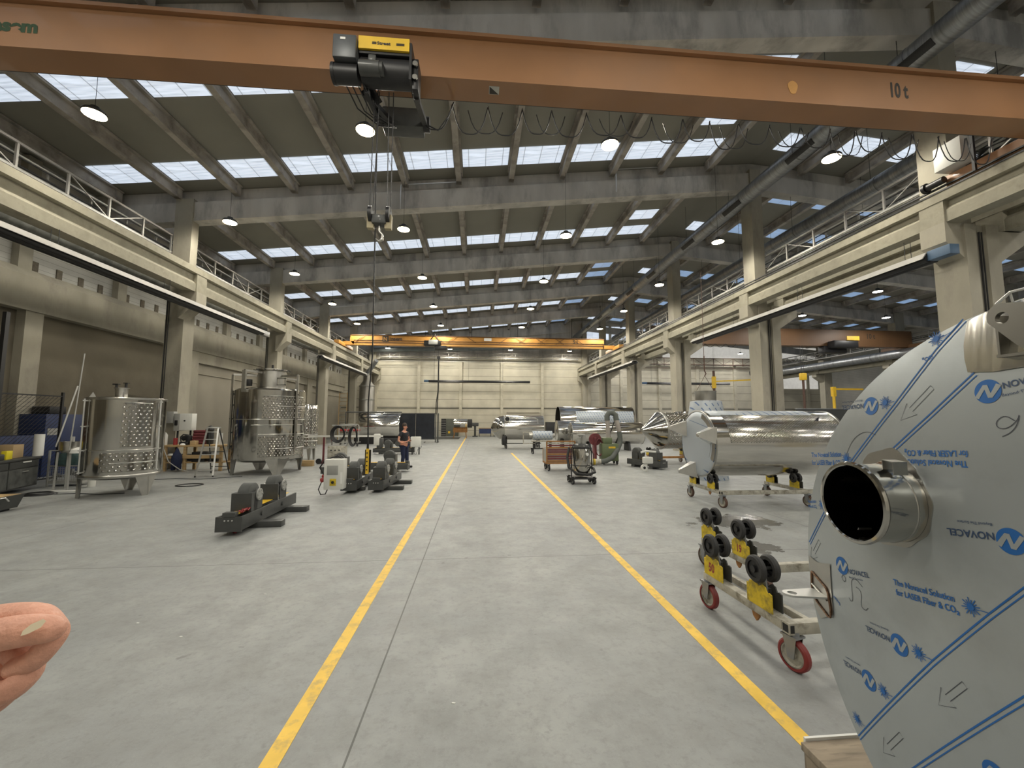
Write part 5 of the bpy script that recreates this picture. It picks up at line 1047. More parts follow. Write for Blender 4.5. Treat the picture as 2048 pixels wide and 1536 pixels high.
one('red_vice', MB().box(-.15, .15, -.15, .15, 0, .2).prism([(-.1, .2), (.2, .2), (.1, .4), (0, .4)], .15), RED, 'red vice on the blue workbench by the back wall', 'vice', loc=(3.2, 47.9, 1.0))
one('white_bucket', MB().lathe([(0, 0), (.2, 0), (.28, .5), (.2, .6), (0, .6)], 14), PAPER, 'white sack standing before the blue workbench', 'sack', loc=(2.6, 47.1, 0))
one('grinder_machine', MB().cyl((0, 0, 0), (0, 0, 1.3), .12).box(-.4, .4, -.25, .25, 1.2, 1.6, .08).box(-.3, .3, -.3, .3, 0, .1), GREY, 'grey pedestal machine between the small tank and the blue bench', 'machine', loc=(-.2, 47.5, 0))
t = thing('machine_group', 'dark machinery standing right of the aisle, by the back wall', 'machine', (9.0, 46.5, 0)); MB().box(-1.2, .2, -.5, .5, 0, 1.7, .1).box(.5, 1.8, -.4, .4, 0, 2.3, .1).build('machine_bodies', BLACK, t); MB().cyl((1.1, -.3, 2.0), (1.1, -.45, 2.0), .3).build('dial', GREYL, t)
t = thing('stack_of_frames', 'dark steel frames stacked by the back wall right of the steel shell', 'frame', (13.8, 40.5, 0)); MB().box(0, .1, 0, 3, 0, 2.9).box(2.6, 2.7, 0, 3, 0, 2.9).box(0, 2.7, 0, 3, 2.8, 2.9).box(0, 2.7, 0, 3, 1.4, 1.5).build('frame', BLACK, t); MB().box(.3, 2.4, .4, 2.6, 1.5, 2.4, .1).build('stored_parts', DARK, t)
# ---------------------------------------------------------------- red-brown trolley
t = thing('box_trolley', 'rust-orange trolley with dark red slatted side and rubber wheels right of the aisle', 'trolley', (2.72, 15.95, 0), .02)
W_, D_ = 1.12, .75; m = MB()
for x in (0, W_): m.bar((x, 0, .28), (x, 0, 1.14), .05).bar((x, D_, .28), (x, D_, 1.14 if x else .85), .05)
m.bar((0, 0, 1.14), (W_, 0, 1.14), .05).bar((0, 0, .30), (W_, 0, .30), .06).bar((0, D_, .30), (W_, D_, .30), .06).bar((0, 0, .3), (0, D_, .3), .06).bar((W_, 0, .3), (W_, D_, .3), .06); m.build('frame', RUST, t)
for i in range(9): MB().box(.03, W_-.03, -.015, .0, .36+.085*i, .42+.085*i).build('side_slat', [RUST, MAROON, MAROON][i % 3] if i < 8 else CREAM, t)
MB().box(.02, W_-.02, .02, D_-.02, .33, .36).box(-.01, .01, .04, D_-.02, .33, .85).box(W_-.01, W_+.01, .04, D_-.02, .33, 1.0).box(0, W_, D_-.01, D_+.01, .33, .85).build('sheet_box', GREYL, t)
for x in (.08, W_-.08):
    for y in (.05, D_-.05): caster(t, x, y, .12, RUB, GREYL, BLACK, .15)
one('blue_rag', MB().lathe([(.02, .4), (.14, .34), (.17, .1), (.1, 0), (0, 0)], 9), NAVY, 'dark blue rag hanging over the right corner of the rust-orange trolley', 'cloth', loc=(3.86, 15.85, .66))
# ---------------------------------------------------------------- industrial vacuum
t = thing('vacuum_cleaner', 'tall stainless industrial vacuum cleaner on casters right of the aisle', 'vacuum cleaner', (3.30, 12.9, 0))
MB().lathe([(0, .22), (.20, .25), (.27, .34), (.28, .36), (.28, 1.08), (.26, 1.12)], 36).build('drum', STEEL, t)
MB().lathe([(.28, .55), (.288, .555), (.288, .575), (.28, .58)], 36).lathe([(.26, 1.08), (.295, 1.09), (.295, 1.13), (.26, 1.14)], 36).build('clamp_ring', BLACK, t)
MB().lathe([(.27, 1.12), (.24, 1.20), (.14, 1.24), (0, 1.24)], 30).build('motor_head', GREY, t); MB().cyl((-.06, 0, 1.22), (-.06, 0, 1.42), .05).cyl((.08, 0, 1.22), (.08, 0, 1.50), .07).lathe([(.0, 1.54), (.12, 1.54), (.13, 1.50), (.07, 1.48), (.07, 1.44)], 18, (.0, .02, 0)).build('motor_caps', GREYL, t)
m = MB().tube([(-.33, -.05, .2), (-.34, -.06, 1.05), (-.26, -.08, 1.2), (.22, -.08, 1.2), (.31, -.06, 1.1), (.33, -.05, .25)], .018); m.build('tube_frame', BLACK, t)
m = MB().tube([(-.36, .1, 1.1), (-.45, 0, .8), (-.42, -.12, .5), (-.22, -.30, .34), (.1, -.34, .30), (.38, -.2, .36), (.40, 0, .45), (.30, .2, .48)], .04, 10).tube([(.2, -.2, 1.2), (.33, -.25, .9), (.33, -.28, .6), (.1, -.31, .5)], .012); m.build('hose', RUB, t)
MB().cyl((.12, -.28, .92), (.12, -.31, .92), .045, n=16).build('gauge', PAPER, t)
MB().box(-.36, .36, -.30, .30, .15, .20, .02).build('chassis', BLACK, t)
for x, y in ((-.34, -.24), (.34, -.24), (.34, .24), (-.34, .24)): caster(t, x, y, .085, RUB, GREYL, BLACK, .4)
# ---------------------------------------------------------------- green welding fume extractor
t = thing('fume_extractor', 'green fume extractor on casters with a bent grey suction arm', 'extractor', (5.95, 18.3, 0), -.08)
MB().box(-.36, .36, -.35, .35, .16, .92, .015).build('cabinet', GREEN, t); MB().box(-.3, .1, -.30, .25, .92, 1.18, .03).build('fan_housing', GREEN, t)
m = MB(); R2 = lambda a: (0.15+.22*math.cos(a), 0, 2.05+.20*math.sin(a))
MB().tube([(.02, 0, .95), (0, 0, 1.3), (-.04, 0, 2.0)], .10, 16).tube([(.36, -.05, 1.98), (.48, -.06, 1.5), (.5, -.06, 1.35)], .10, 16).build('arm_tube', mat('pink_grey_tube', (.36, .33, .30), .5, .3), t)
MB().tube([(-.04, 0, 1.95), (-.05, 0, 2.15), (.05, 0, 2.30), (.2, 0, 2.30), (.34, 0, 2.2), (.37, -.03, 1.95)], .125, 16).tube([(.48, -.06, 1.45), (.52, -.06, 1.1), (.48, -.1, .9), (.3, -.3, .62), (.05, -.5, .34), (-.25, -.6, .2), (-.5, -.62, .16)], .11, 16).build('flexible_hose', mat('grey_hose', (.10, .11, .10), .7, bump=.3), t)
MB().cyl((-.5, -.62, .16), (-.75, -.62, .15), .12, .13).cyl((-.85, -.62, .15), (-1.25, -.6, .15), .12, .12).build('suction_hood', CREAM, t); MB().cyl((-.75, -.62, .15), (-.85, -.62, .15), .135).build('yellow_collar', YEL, t)
MB().bar((.35, .1, .9), (.5, .0, 1.3), .06).bar((-.02, .12, 1.0), (.34, .12, 2.0), .04).build('arm_bracket', BLACK, t)
MB().box(-.08, .22, -.36, -.352, .72, .80).build('warning_label', YEL2, t)
m = MB()
for i in range(4): m.tube([(-.40-.03*i, -.2+.05*i, .5+.3*math.sin(a)+.05*i) if False else (-.45-.16*math.sin(a), -.15+.05*i, .75+.38*math.cos(a)) for a in [PI*j/8 for j in range(17)]], .016, 5)
m.build('cable_loops', MAROON, t); MB().cyl((-.6, .1, 1.1), (-.6, 0, 1.1), .28, n=24).build('hose_reel', MAROON, t); MB().box(-.66, -.56, -.1, .35, .2, 1.2).build('reel_frame', MAROON, t)
for x in (-.3, .3):
    for y in (-.28, .28): caster(t, x, y, .075, RUB, GREYL, BLACK, .3)
# yellow blower on the floor right of the green extractor, small valve box under the tank
t = thing('white_valve_stand', 'small white and silver valve assembly on the floor left of the big lying tank', 'valve', (6.55, 15.6, 0)); MB().cyl((0, 0, 0), (0, 0, .6), .05).cyl((-.15, -.1, .16), (-.15, -.2, .16), .12).box(-.12, .25, -.1, .1, .3, .55, .03).tube([(-.2, 0, .72), (.0, 0, .78), (.4, 0, .74)], .04).build('valve_body', WHITE, t); MB().cyl((-.15, -.2, .16), (-.15, -.21, .16), .05).build('valve_mouth', BLACK, t)
# ---------------------------------------------------------------- the huge dished head close on the right
TH = -.0737; HO = Vector((1.53, .908, 0)); HR = 1.014; HZ = 1.334; HB = .07
hd = thing('wrapped_tank', 'huge film-covered dished tank end at the right edge with blue print and a wide pipe', 'tank', HO, TH)
def hx(y, z, off=0): return -(HB*max(0, 1-((y)**2+(z-HZ)**2)/HR**2)) - off
def hp(y, z, off=0): return Vector((hx(y, z, off), y, z))
def annulus(hc, hr, outer, rings, off, n=160, lip=None):
    """sheet between a round hole (hc, hr) and an outline given by outer(angle) -> distance from hc"""
    vs = []; fs = []
    for j in range(rings+1):
        for i in range(n):
            t = 2*PI*i/n; R_ = outer(t); r = hr + (R_-hr)*(j/rings); y, z = hc[0]+r*math.cos(t), hc[1]+r*math.sin(t); vs.append((hx(y, z, off), y, z))
    for j in range(rings):
        for i in range(n): k_ = (i+1) % n; fs.append((j*n+i, j*n+k_, (j+1)*n+k_, (j+1)*n+i))
    if lip is not None:
        m0 = len(vs)
        for i in range(n): x, y, z = vs[rings*n+i]; vs.append((lip, y, z))
        for i in range(n): k_ = (i+1) % n; fs.append((rings*n+i, rings*n+k_, m0+k_, m0+i))
    return MB().add(vs, fs)
PC = (.500, 1.700)
def disc_r(t):
    dy, dz = math.cos(t), math.sin(t); ey, ez = PC[0], PC[1]-HZ; b = ey*dy+ez*dz; return -b + math.sqrt(b*b-(ey*ey+ez*ez-HR*HR))
annulus(PC, .134, disc_r, 30, 0, lip=.012).build('film_face', FILMP, hd)
MB().lathe([(HR, .008), (HR+.008, .02), (HR+.010, .06), (HR+.004, .065), (HR+.004, 2.2), (0, 2.3), (0, 2.28), (HR-.006, 2.18), (HR-.006, .01)], 96, (0, 0, HZ), (1, 0, 0)).build('tank_shell', STEELH, hd)
def on_face(poly, off=.0012, sub=None):
    """polygon(s) given as (y, z) on the face, finely subdivided so they follow the dish"""
    bm = bmesh.new()
    for pg in poly: bm.faces.new([bm.verts.new((0, a, b)) for a, b in pg])
    bmesh.ops.triangulate(bm, faces=bm.faces[:])
    for _ in range(5):
        es = [e for e in bm.edges if e.calc_length() > (sub or .08)]
        if not es: break
        bmesh.ops.subdivide_edges(bm, edges=es, cuts=1); bmesh.ops.triangulate(bm, faces=bm.faces[:])
    bm.verts.index_update(); vs = [hp(v.co.y, v.co.z, off) for v in bm.verts]; fs = [[v.index for v in f.verts] for f in bm.faces]; bm.free(); return vs, fs
def face_text(mb, txt, p, q, h, bold=.0):
    vs, fs = text_mesh(txt, 1, bold); x0 = min(v[0] for v in vs); x1 = max(v[0] for v in vs); cap = .72
    p, q = Vector(p), Vector(q); d = q-p; L = d.length; d.normalize(); n = Vector((-d.y, d.x)) if d.x < 0 else Vector((-d.y, d.x))
    # reading direction d; 'up' is to its left seen from outside the face (where +y runs to the left)
    up = Vector((d.y, -d.x))
    mb.add([hp(*(p + d*((v[0]-x0)/(x1-x0)*L) + up*(v[1]/cap*h)), .0015) for v in vs], fs)
def ring_n(mb, c, r, flip):
    """logo: blue disc crossed by a pale zigzag N"""
    N_ = 40; s = -1 if flip else 1
    W = lambda u, v: (c[0]-s*u*r, c[1]+s*v*r)
    mb.cm = 0; vs, fs = on_face([[W(math.cos(2*PI*i/N_), math.sin(2*PI*i/N_)) for i in range(N_)]], .0012); mb.add(vs, fs)
    mb.cm = 1
    for pg in ([(-.95, -.5), (-.35, .55), (-.02, .55), (-.62, -.62)], [(-.35, .55), (-.02, .55), (.38, -.55), (.05, -.55)], [(.05, -.55), (.38, -.55), (1.0, .45), (.62, .62)]):
        vs, fs = on_face([[W(*p) for p in pg]], .0020); mb.add(vs, fs)
    mb.cm = 0
logos = [((.183, 2.085), 0), ((.601, 2.055), 1), ((.136, 1.665), 1), ((.776, 1.380), 0), ((.511, 1.196), 1), ((.677, .976), 1), ((.23, .985), 1)]
for c, fl in logos:
    m = MB(); ring_n(m, c, .0355, fl); m.build('printed_emblem', [NOVB, FILMP], hd, 0)
TX = [('NOVACEL', (0.143, 2.090), (0.030, 2.112), .019, 1), ('Beyond The Surface', (0.146, 2.068), (0.040, 2.088), .008, 0), ('NOVACEL', (0.638, 2.066), (0.755, 2.061), .019, 1), ('Beyond The Surface', (0.645, 2.082), (0.75, 2.078), .008, 0),
 ('NOVACEL', (0.177, 1.677), (0.308, 1.657), .021, 1), ('Beyond The Surface', (0.18, 1.703), (0.275, 1.690), .008, 0), ('NOVACEL', (0.738, 1.362), (0.625, 1.385), .019, 1), ('Beyond The Surface', (.735, 1.345), (.66, 1.36), .007, 0), ('NOVACEL', (0.552, 1.203), (0.665, 1.190), .019, 1), ('Beyond The Surface', (.555, 1.228), (.64, 1.215), .007, 0),
 ('NOVACEL', (0.717, 0.990), (0.818, 0.976), .019, 1), ('Beyond The Surface', (.72, 1.012), (.80, 1.00), .007, 0),
 ('The Novacel Solution', (0.239, 1.874), (0.45, 1.860), .020, 2), ('for LASER Fiber & CO\u2082', (0.238, 1.906), (0.45, 1.892), .020, 2), ('The Novacel Solution', (0.513, 1.404), (0.296, 1.436), .020, 2), ('for LASER Fiber & CO\u2082', (0.505, 1.372), (0.284, 1.405), .020, 2),
 ('The Novacel Solution', (0.95, 1.822), (0.76, 1.842), .022, 2), ('for LASER Fiber & CO\u2082', (0.95, 1.786), (0.756, 1.806), .022, 2), ('Novacel Solution', (0.99, 1.60), (0.932, 1.612), .014, 2), ('Fiber & CO\u2082', (0.99, 1.578), (0.929, 1.588), .014, 2),
 ('The Novacel', (.80, 1.215), (.84, 1.232), .014, 2), ('CO\u2082', (.352, 2.222), (.388, 2.213), .014, 2)]
for txt, p, q, h, b in TX:
    m = MB(); face_text(m, txt, p, q, h, .020 if b == 2 else (.014 if b else .006)); m.build('printed_lettering', NOVB if b == 2 else PRG, hd, 0)
def stroke(mb, pts, w_, off=.0012):
    P2 = []
    for a, b in zip(pts, pts[1:]):
        a, b = Vector(a), Vector(b); n = max(1, int((b-a).length/.06)); P2 += [a+(b-a)*i/n for i in range(n)]
    P2.append(Vector(pts[-1])); vs = []; fs = []
    for i, p in enumerate(P2):
        d = (P2[min(i+1, len(P2)-1)] - P2[max(i-1, 0)]).normalized(); nn = Vector((-d.y, d.x))*w_/2; vs += [hp(*(p+nn), off), hp(*(p-nn), off)]
    for i in range(len(P2)-1): fs.append((2*i, 2*i+1, 2*i+3, 2*i+2))
    mb.add(vs, fs)
BU = [((0.533, 2.066), (0.491, 2.070)), ((0.34, 2.275), (0.288, 2.289)), ((0.73, 1.836), (0.69, 1.838)), ((0.889, 1.612), (0.871, 1.607)), ((0.25, 1.441), (0.203, 1.445)), ((0.435, 1.21), (0.387, 1.214)), ((0.607, 0.98), (0.564, 0.988)), ((0.774, 0.767), (0.733, 0.768))]
for c, e in BU:
    m = MB()
    for i in range(16):
        a = 2*PI*i/16+.1; r = .027 if i % 2 else .021; stroke(m, [(c[0]+.004*math.cos(a), c[1]+.004*math.sin(a)), (c[0]+r*math.cos(a), c[1]+r*math.sin(a))], .0028, .0013+.00005*i)
    vs, fs = on_face([[(c[0]+.010*math.cos(2*PI*i/16), c[1]+.010*math.sin(2*PI*i/16)) for i in range(16)]], .0024); m.add(vs, fs)
    stroke(m, [(c[0]-.02, c[1]), e], .002, .0026); m.build('printed_burst', NOVB, hd, 0)
LN = [[(0.255, 2.322), (0.34, 2.238), (0.487, 2.066), (0.712, 1.819), (.868, 1.594), (1.00, 1.413)], [(0.22, 2.146), (0.356, 2.02), (0.504, 1.89)], [(-.3, 2.03), (-.1, 1.82), (0.056, 1.62), (0.202, 1.443), (0.387, 1.212), (0.56, 0.985), (0.783, 0.695)], [(-.3, 1.77), (-.1, 1.54), (0.136, 1.26), (0.289, 1.067), (0.514, 0.784), (.65, .62)], [(.20, .80), (.40, .53)]]
for l in LN:
    m = MB(); stroke(m, l, .0045); stroke(m, [(a-.008, b-.009) for a, b in l], .0035); m.build('printed_line', NOVB, hd, 0)
for tail, tip in (((0.349, 2.11), (0.465, 1.998)), ((0.289, 1.196), (0.381, 1.078)), ((0.547, 0.868), (0.649, 0.732)), ((.919, 1.44), (.996, 1.33))):
    a, b = Vector(tail), Vector(tip); d = (b-a).normalized(); n = Vector((-d.y, d.x)); nk = b-d*.055; m = MB()
    stroke(m, [a+n*.009, nk+n*.009, nk+n*.028-d*.004, b, nk-n*.028-d*.004, nk-n*.009, a-n*.009, a+n*.009], .0018); m.build('printed_arrow', INK, hd, 0)
HW = [[(0.117, 1.998), (0.141, 2.015), (0.163, 1.996), (0.159, 1.977), (0.135, 1.975), (0.11, 2.0), (0.106, 2.02), (0.111, 1.987), (0.127, 1.964), (0.147, 1.953)], [(.78, 1.33), (.775, 1.345), (.76, 1.34), (.757, 1.325), (.768, 1.315), (.78, 1.33)], [(.745, 1.262), (.735, 1.25), (.722, 1.26), (.727, 1.33), (.715, 1.35), (.69, 1.352), (.665, 1.335)], [(.70, 1.322), (.678, 1.318), (.673, 1.295), (.68, 1.262), (.672, 1.25), (.655, 1.25), (.643, 1.265)], [(0.74, 1.832), (0.70, 1.91), (0.655, 1.945), (0.61, 1.954), (0.574, 1.941)]]
m = MB()
for l in HW:
    for _ in range(2):
        q = [l[0]]
        for a, b in zip(l, l[1:]): q += [(a[0]*.75+b[0]*.25, a[1]*.75+b[1]*.25), (a[0]*.25+b[0]*.75, a[1]*.25+b[1]*.75)]
        l = q + [l[-1]]
    stroke(m, l, .0022)
m.build('marker_writing', INK, hd, 0)
# bare steel where the film is cut back, round the pipe, the top lug and the side lug
PO = [Vector(p)-Vector(PC) for p in [(0.495, 1.895), (0.44, 1.865), (0.41, 1.80), (0.397, 1.72), (0.396, 1.64), (0.416, 1.585), (0.479, 1.548), (0.55, 1.54), (0.62, 1.58), (.65, 1.66), (.655, 1.75), (0.64, 1.82), (0.60, 1.87), (0.54, 1.888)]]
PO = sorted((math.atan2(p.y, p.x) % (2*PI), max(p.length, .150)) for p in PO)
def patch_r(t):
    q = PO + [(PO[0][0]+2*PI, PO[0][1])]
    if t < PO[0][0]: t += 2*PI
    for (a, ra), (b, rb) in zip(q, q[1:]):
        if a <= t <= b: f = (t-a)/(b-a); return ra+(rb-ra)*f + .003*math.sin(9*t)
    return PO[-1][1]
annulus(PC, .138, patch_r, 3, .0035, lip=-.0).build('bare_steel_patch', STEELM, hd)
m = MB(); vs, fs = on_face([[(0.241, 2.312), (0.246, 2.28), (0.250, 2.235), (0.246, 2.19), (0.236, 2.148), (0.165, 2.142), (0.09, 2.148), (-.1, 2.17), (-.25, 2.22), (-.1, 2.342), (.08, 2.343), (0.182, 2.33)]], .0035, .03); m.add(vs, fs); m.build('bare_steel_patch', STEEL, hd)
m = MB(); vs, fs = on_face([[(1.006, 1.35), (0.94, 1.338), (0.85, 1.362), (0.852, 1.144), (0.945, 1.085), (.985, 1.12), (1.004, 1.20)]], .0035, .03); m.add(vs, fs); m.build('bare_steel_patch', STEELM, hd)
# pipe
pc_ = Vector((0, .500, 1.700)); b0 = hx(.522, 1.70)+.01
def hl(v): return v
m = MB().lathe([(.1375, b0), (.1375, -.184), (.143, -.187), (.147, -.195), (.143, -.203), (.134, -.205), (.130, -.201), (.131, .03), (.134, .03), (.1375, b0)], 64, pc_, (1, 0, 0)); m.build('pipe_stub', STEEL, hd)
MB().lathe([(.1385, b0-.006), (.147, b0-.010), (.150, b0-.004)], 64, pc_, (1, 0, 0)).build('weld_seam', WELD, hd)
MB().lathe([(.1376, -.085), (.1392, -.088), (.1376, -.091)], 64, pc_, (1, 0, 0)).build('weld_seam', STEELM, hd)
for y, z, s in ((-.075, .120, 1), (.085, -.118, -1)):
    c = pc_+Vector((-.10, y, z)); m = MB().bar(c+Vector((0, -.02, -.01*s)), c+Vector((0, -.02, .035*s)), .003, .05, (1, 0, 0)).bar(c+Vector((0, -.02, .033*s)), c+Vector((.0, .02, .038*s)), .05, .003, (0, 0, 1)).bar(c+Vector((0, .02, -.01*s)), c+Vector((0, .02, .04*s)), .003, .05, (1, 0, 0)); m.build('clamp_bracket', STEELM, hd)
# top lifting lug with hole
def holed(outer, hc, hr, th, o, u, v, n=28):
    """plate with a round hole: ring of quads between the outline and the hole"""
    m = MB(); o, u, v = Vector(o), Vector(u), Vector(v); w_ = u.cross(v).normalized()*th/2
    import bisect
    ang = [math.atan2(b-hc[1], a-hc[0]) for a, b in outer]
    P_ = []
    for i in range(n):
        t = -PI + 2*PI*i/n; best = None
        for k_ in range(len(outer)):
            a, b = Vector(outer[k_]), Vector(outer[(k_+1) % len(outer)]); d = Vector((math.cos(t), math.sin(t))); e = b-a
            den = d.x*e.y - d.y*e.x
            if abs(den) < 1e-9: continue
            q = a-Vector(hc); s = (q.x*e.y - q.y*e.x)/den; r = (q.x*d.y - q.y*d.x)/den
            if s > 0 and -1e-6 <= r <= 1+1e-6 and (best is None or s < best): best = s
        P_.append((Vector(hc)+best*Vector((math.cos(t), math.sin(t))), Vector(hc)+hr*Vector((math.cos(t), math.sin(t)))))
    vs = []
    for a, b in P_: vs += [o+u*a.x+v*a.y-w_, o+u*b.x+v*b.y-w_, o+u*a.x+v*a.y+w_, o+u*b.x+v*b.y+w_]
    fs = []
    for i in range(n):
        a, b = 4*i, 4*((i+1) % n); fs += [(a, b, b+1, a+1), (a+2, a+3, b+3, b+2), (a, a+2, b+2, b), (a+1, b+1, b+3, a+3)]
    return m.add(vs, fs)
out = [(.02, -.07)] + [(.075*math.cos(a)-.0, .075*math.sin(a)+.075) for a in [PI*.82-PI*i*.5/6 for i in range(7)]] + [(-.0, .15), (.10, .15), (.10, -.07)]
# outline in (right, up) seen from the aisle: rounded top left, straight right side, slanting lower left
out = [(.062, -.105), (.058, .035), (.0, .047)] + [(.0+.034*math.cos(a), .010+.037*math.sin(a)) for a in [PI*(.5+.62*i/6) for i in range(7)]] + [(.052, -.104)]
holed(out, (.003, .004), .0165, .014, (-.055, .108, 2.284), (0, -1, 0), (0, 0, 1), 40).build('lifting_lug', STEELM, hd, 50)
MB().box(-.048, -.0, .128, .134, 2.185, 2.30).box(-.052, .0, .04, .134, 2.178, 2.186).build('lug_gusset', STEELM, hd)
m = MB().tube([(-.015, .136, 2.176), (-.015, .10, 2.178), (-.015, .03, 2.184)], .004, 6); m.build('weld_seam', WELD, hd)
MB().tube([(-.0, .165, 2.345), (-.01, .12, 2.368), (-.01, .08, 2.368), (0, .05, 2.35)], .004, 6).tube([(-.005, .125, 2.365), (.0, .125, 2.34)], .003, 6).build('wire_loop', ALU, hd)
# side lug: flat ring plate and welded rod frame
z0 = 1.205; o3 = [(.0, -.055)] + [(-.15+.035*math.cos(a), .035*math.sin(a)) for a in [-PI/2-PI*i/8 for i in range(9)]] + [(.0, .055)]
holed([(x, y) for x, y in o3], (-.145, 0), .019, .008, (-.004, .925, z0), (1, 0, 0), (0, 1, 0), 32).build('side_lug', ALU, hd, 50)
fr = [hp(a, b, .007) for a, b in ((.985, 1.282), (.93, 1.262), (.885, 1.245), (.872, 1.225), (.863, 1.16), (.868, 1.125), (.885, 1.122), (.96, 1.155), (.985, 1.175), (.992, 1.22))]
MB().tube(fr+[fr[0]], .004, 6).build('rod_frame', WELD, hd); MB().tube([hp(.985, 1.225, .008), hp(.88, 1.193, .008)], .005, 6).build('weld_seam', STEELM, hd)
# plywood crate under the head
t = thing('wooden_crate', 'dirty plywood crate on the floor under the big film-covered head', 'crate', (1.725, 1.45, 0))
MB().box(0, .95, 0, .74, .26, .30, .004).build('top_board', WOODD, t); MB().box(.01, .94, .01, .73, .0, .258).build('crate_body', WOODD, t)
MB().box(.03, .97, .742, .756, .285, .312).build('white_strip', PAPER, t)
# ---------------------------------------------------------------- pointing hand at the left edge
def skinned(name, nodes, edges, m, parent, sub=2, root=0):
    me = bpy.data.meshes.new(name); me.from_pydata([n[0] for n in nodes], edges, []); o = bpy.data.objects.new(name, me); COL.objects.link(o)
    mo = o.modifiers.new('skin', 'SKIN'); mo.use_smooth_shade = True
    for i, n in enumerate(nodes):
        r = n[1]; r = r if isinstance(r, tuple) else (r, r); sv = me.skin_vertices[0].data[i]; sv.radius = r; sv.use_root = (i == root)
    s_ = o.modifiers.new('sub', 'SUBSURF'); s_.levels = sub; s_.render_levels = sub
    bpy.context.view_layer.update(); dg = bpy.context.evaluated_depsgraph_get(); me2 = bpy.data.meshes.new_from_object(o.evaluated_get(dg))
    bpy.data.objects.remove(o); me2.materials.clear(); me2.materials.append(m); me2.polygons.foreach_set('use_smooth', [True]*len(me2.polygons))
    o2 = bpy.data.objects.new(name, me2); COL.objects.link(o2)
    if parent: o2.parent = parent
    return o2
# fist-like pointing hand, fingers curled, entering from the left; built around the camera's left at 0.4 m
HC = Vector((-.395, .405, 1.800))
hnd = thing('hand', 'bare hand reaching in at the left edge, thumb pressed on curled fingers', 'hand', HC)
def V(*a): return Vector(a)
def P3(u, d, v): return V(u, d, v)     # right, away, up (metres from HC)
nodes = [(P3(-.115, .01, -.005), (.034, .026)), (P3(-.060, .012, -.002), (.036, .022)), (P3(-.03, .012, .0), (.030, .020))]
edges = [(0, 1), (1, 2)]
def finger(base, pts):
    k0 = base
    for p, r in pts: nodes.append((P3(*p), (r, r))); edges.append((k0, len(nodes)-1)); k0 = len(nodes)-1
hand = skinned('palm', nodes, edges, SKINF, hnd)
def fing(pts, name='finger'):
    n_ = [(P3(*p), (r, r)) for p, r in pts]; return skinned(name, n_, [(i, i+1) for i in range(len(n_)-1)], SKINF, hnd)
# index finger: along the top, bent at the knuckle, its tip turned down and back
fing([((-.060, .016, .016), .014), ((-.020, .010, .024), .0135), ((.016, .002, .028), .0125), ((.040, -.006, .018), .0105), ((.028, -.010, -.002), .0095), ((.006, -.010, -.010), .009)])
# thumb lying over it, nail towards the camera
th_ = fing([((-.070, .0, .0), .018), ((-.040, -.010, .012), .0165), ((-.010, -.018, .020), .0145), ((.016, -.021, .026), .0140), ((.038, -.018, .027), .0125), ((.053, -.012, .022), .0085)], 'thumb')
nl = MB(); nl.at((.044, -.0318, .0345), (math.radians(-8), math.radians(-26), 0)); nl.M = nl.M @ Matrix.Scale(.78, 4)
nl.add([(-.013, 0, -.0030), (-.004, -.0015, -.0045), (.008, -.0012, -.0042), (.013, 0, -.0005), (.011, 0, .0028), (0, -.0015, .0030), (-.010, 0, .0008)], [(0, 1, 2, 3, 4, 5, 6)])
nl.build('thumbnail', NAIL, th_)
# middle, ring and little fingers curled below
fing([((-.045, .012, .004), .012), ((-.008, .008, .002), .0115), ((.022, -.004, -.012), .0125), ((.016, -.016, -.024), .0115), ((-.012, -.018, -.024), .010)])
fing([((-.045, .010, -.012), .012), ((-.014, .008, -.016), .0112), ((.008, -.004, -.026), .0105), ((.002, -.014, -.036), .0095), ((-.016, -.015, -.036), .0085)])
fing([((-.048, .010, -.022), .0105), ((-.022, .006, -.030), .0098), ((-.006, -.002, -.038), .009), ((-.012, -.010, -.045), .008), ((-.026, -.010, -.044), .007)])
sl = skinned('forearm', [(P3(-.10, .012, -.004), (.026, .024)), (P3(-.16, .0, -.02), (.03, .028)), (P3(-.30, -.05, -.06), (.042, .040))], [(0, 1), (1, 2)], SKINF, hnd)
# ---------------------------------------------------------------- the worker
pr = thing('person', 'person in dark t-shirt and navy trousers holding a phone, standing behind a rotator', 'person', (-3.0, 17.45, 0), 0)
K = 1.0
# facing right (+x) and slightly towards the camera
bn = [((0, 0, .98), (.15, .11)), ((0, 0, 1.12), (.135, .10)), ((.01, 0, 1.28), (.155, .11)), ((.0, 0, 1.42), (.16, .10)), ((0, 0, 1.50), (.075, .07)), ((.02, -.01, 1.56), (.055, .055)), ((.035, -.015, 1.62), (.07, .085)), ((.035, -.015, 1.72), (.08, .095)), ((.03, -.015, 1.77), (.055, .065))]
be = [(i, i+1) for i in range(8)]
def add(pts, root):
    k_ = root
    for p, r in pts: bn.append((p, (r, r) if not isinstance(r, tuple) else r)); be.append((k_, len(bn)-1)); k_ = len(bn)-1
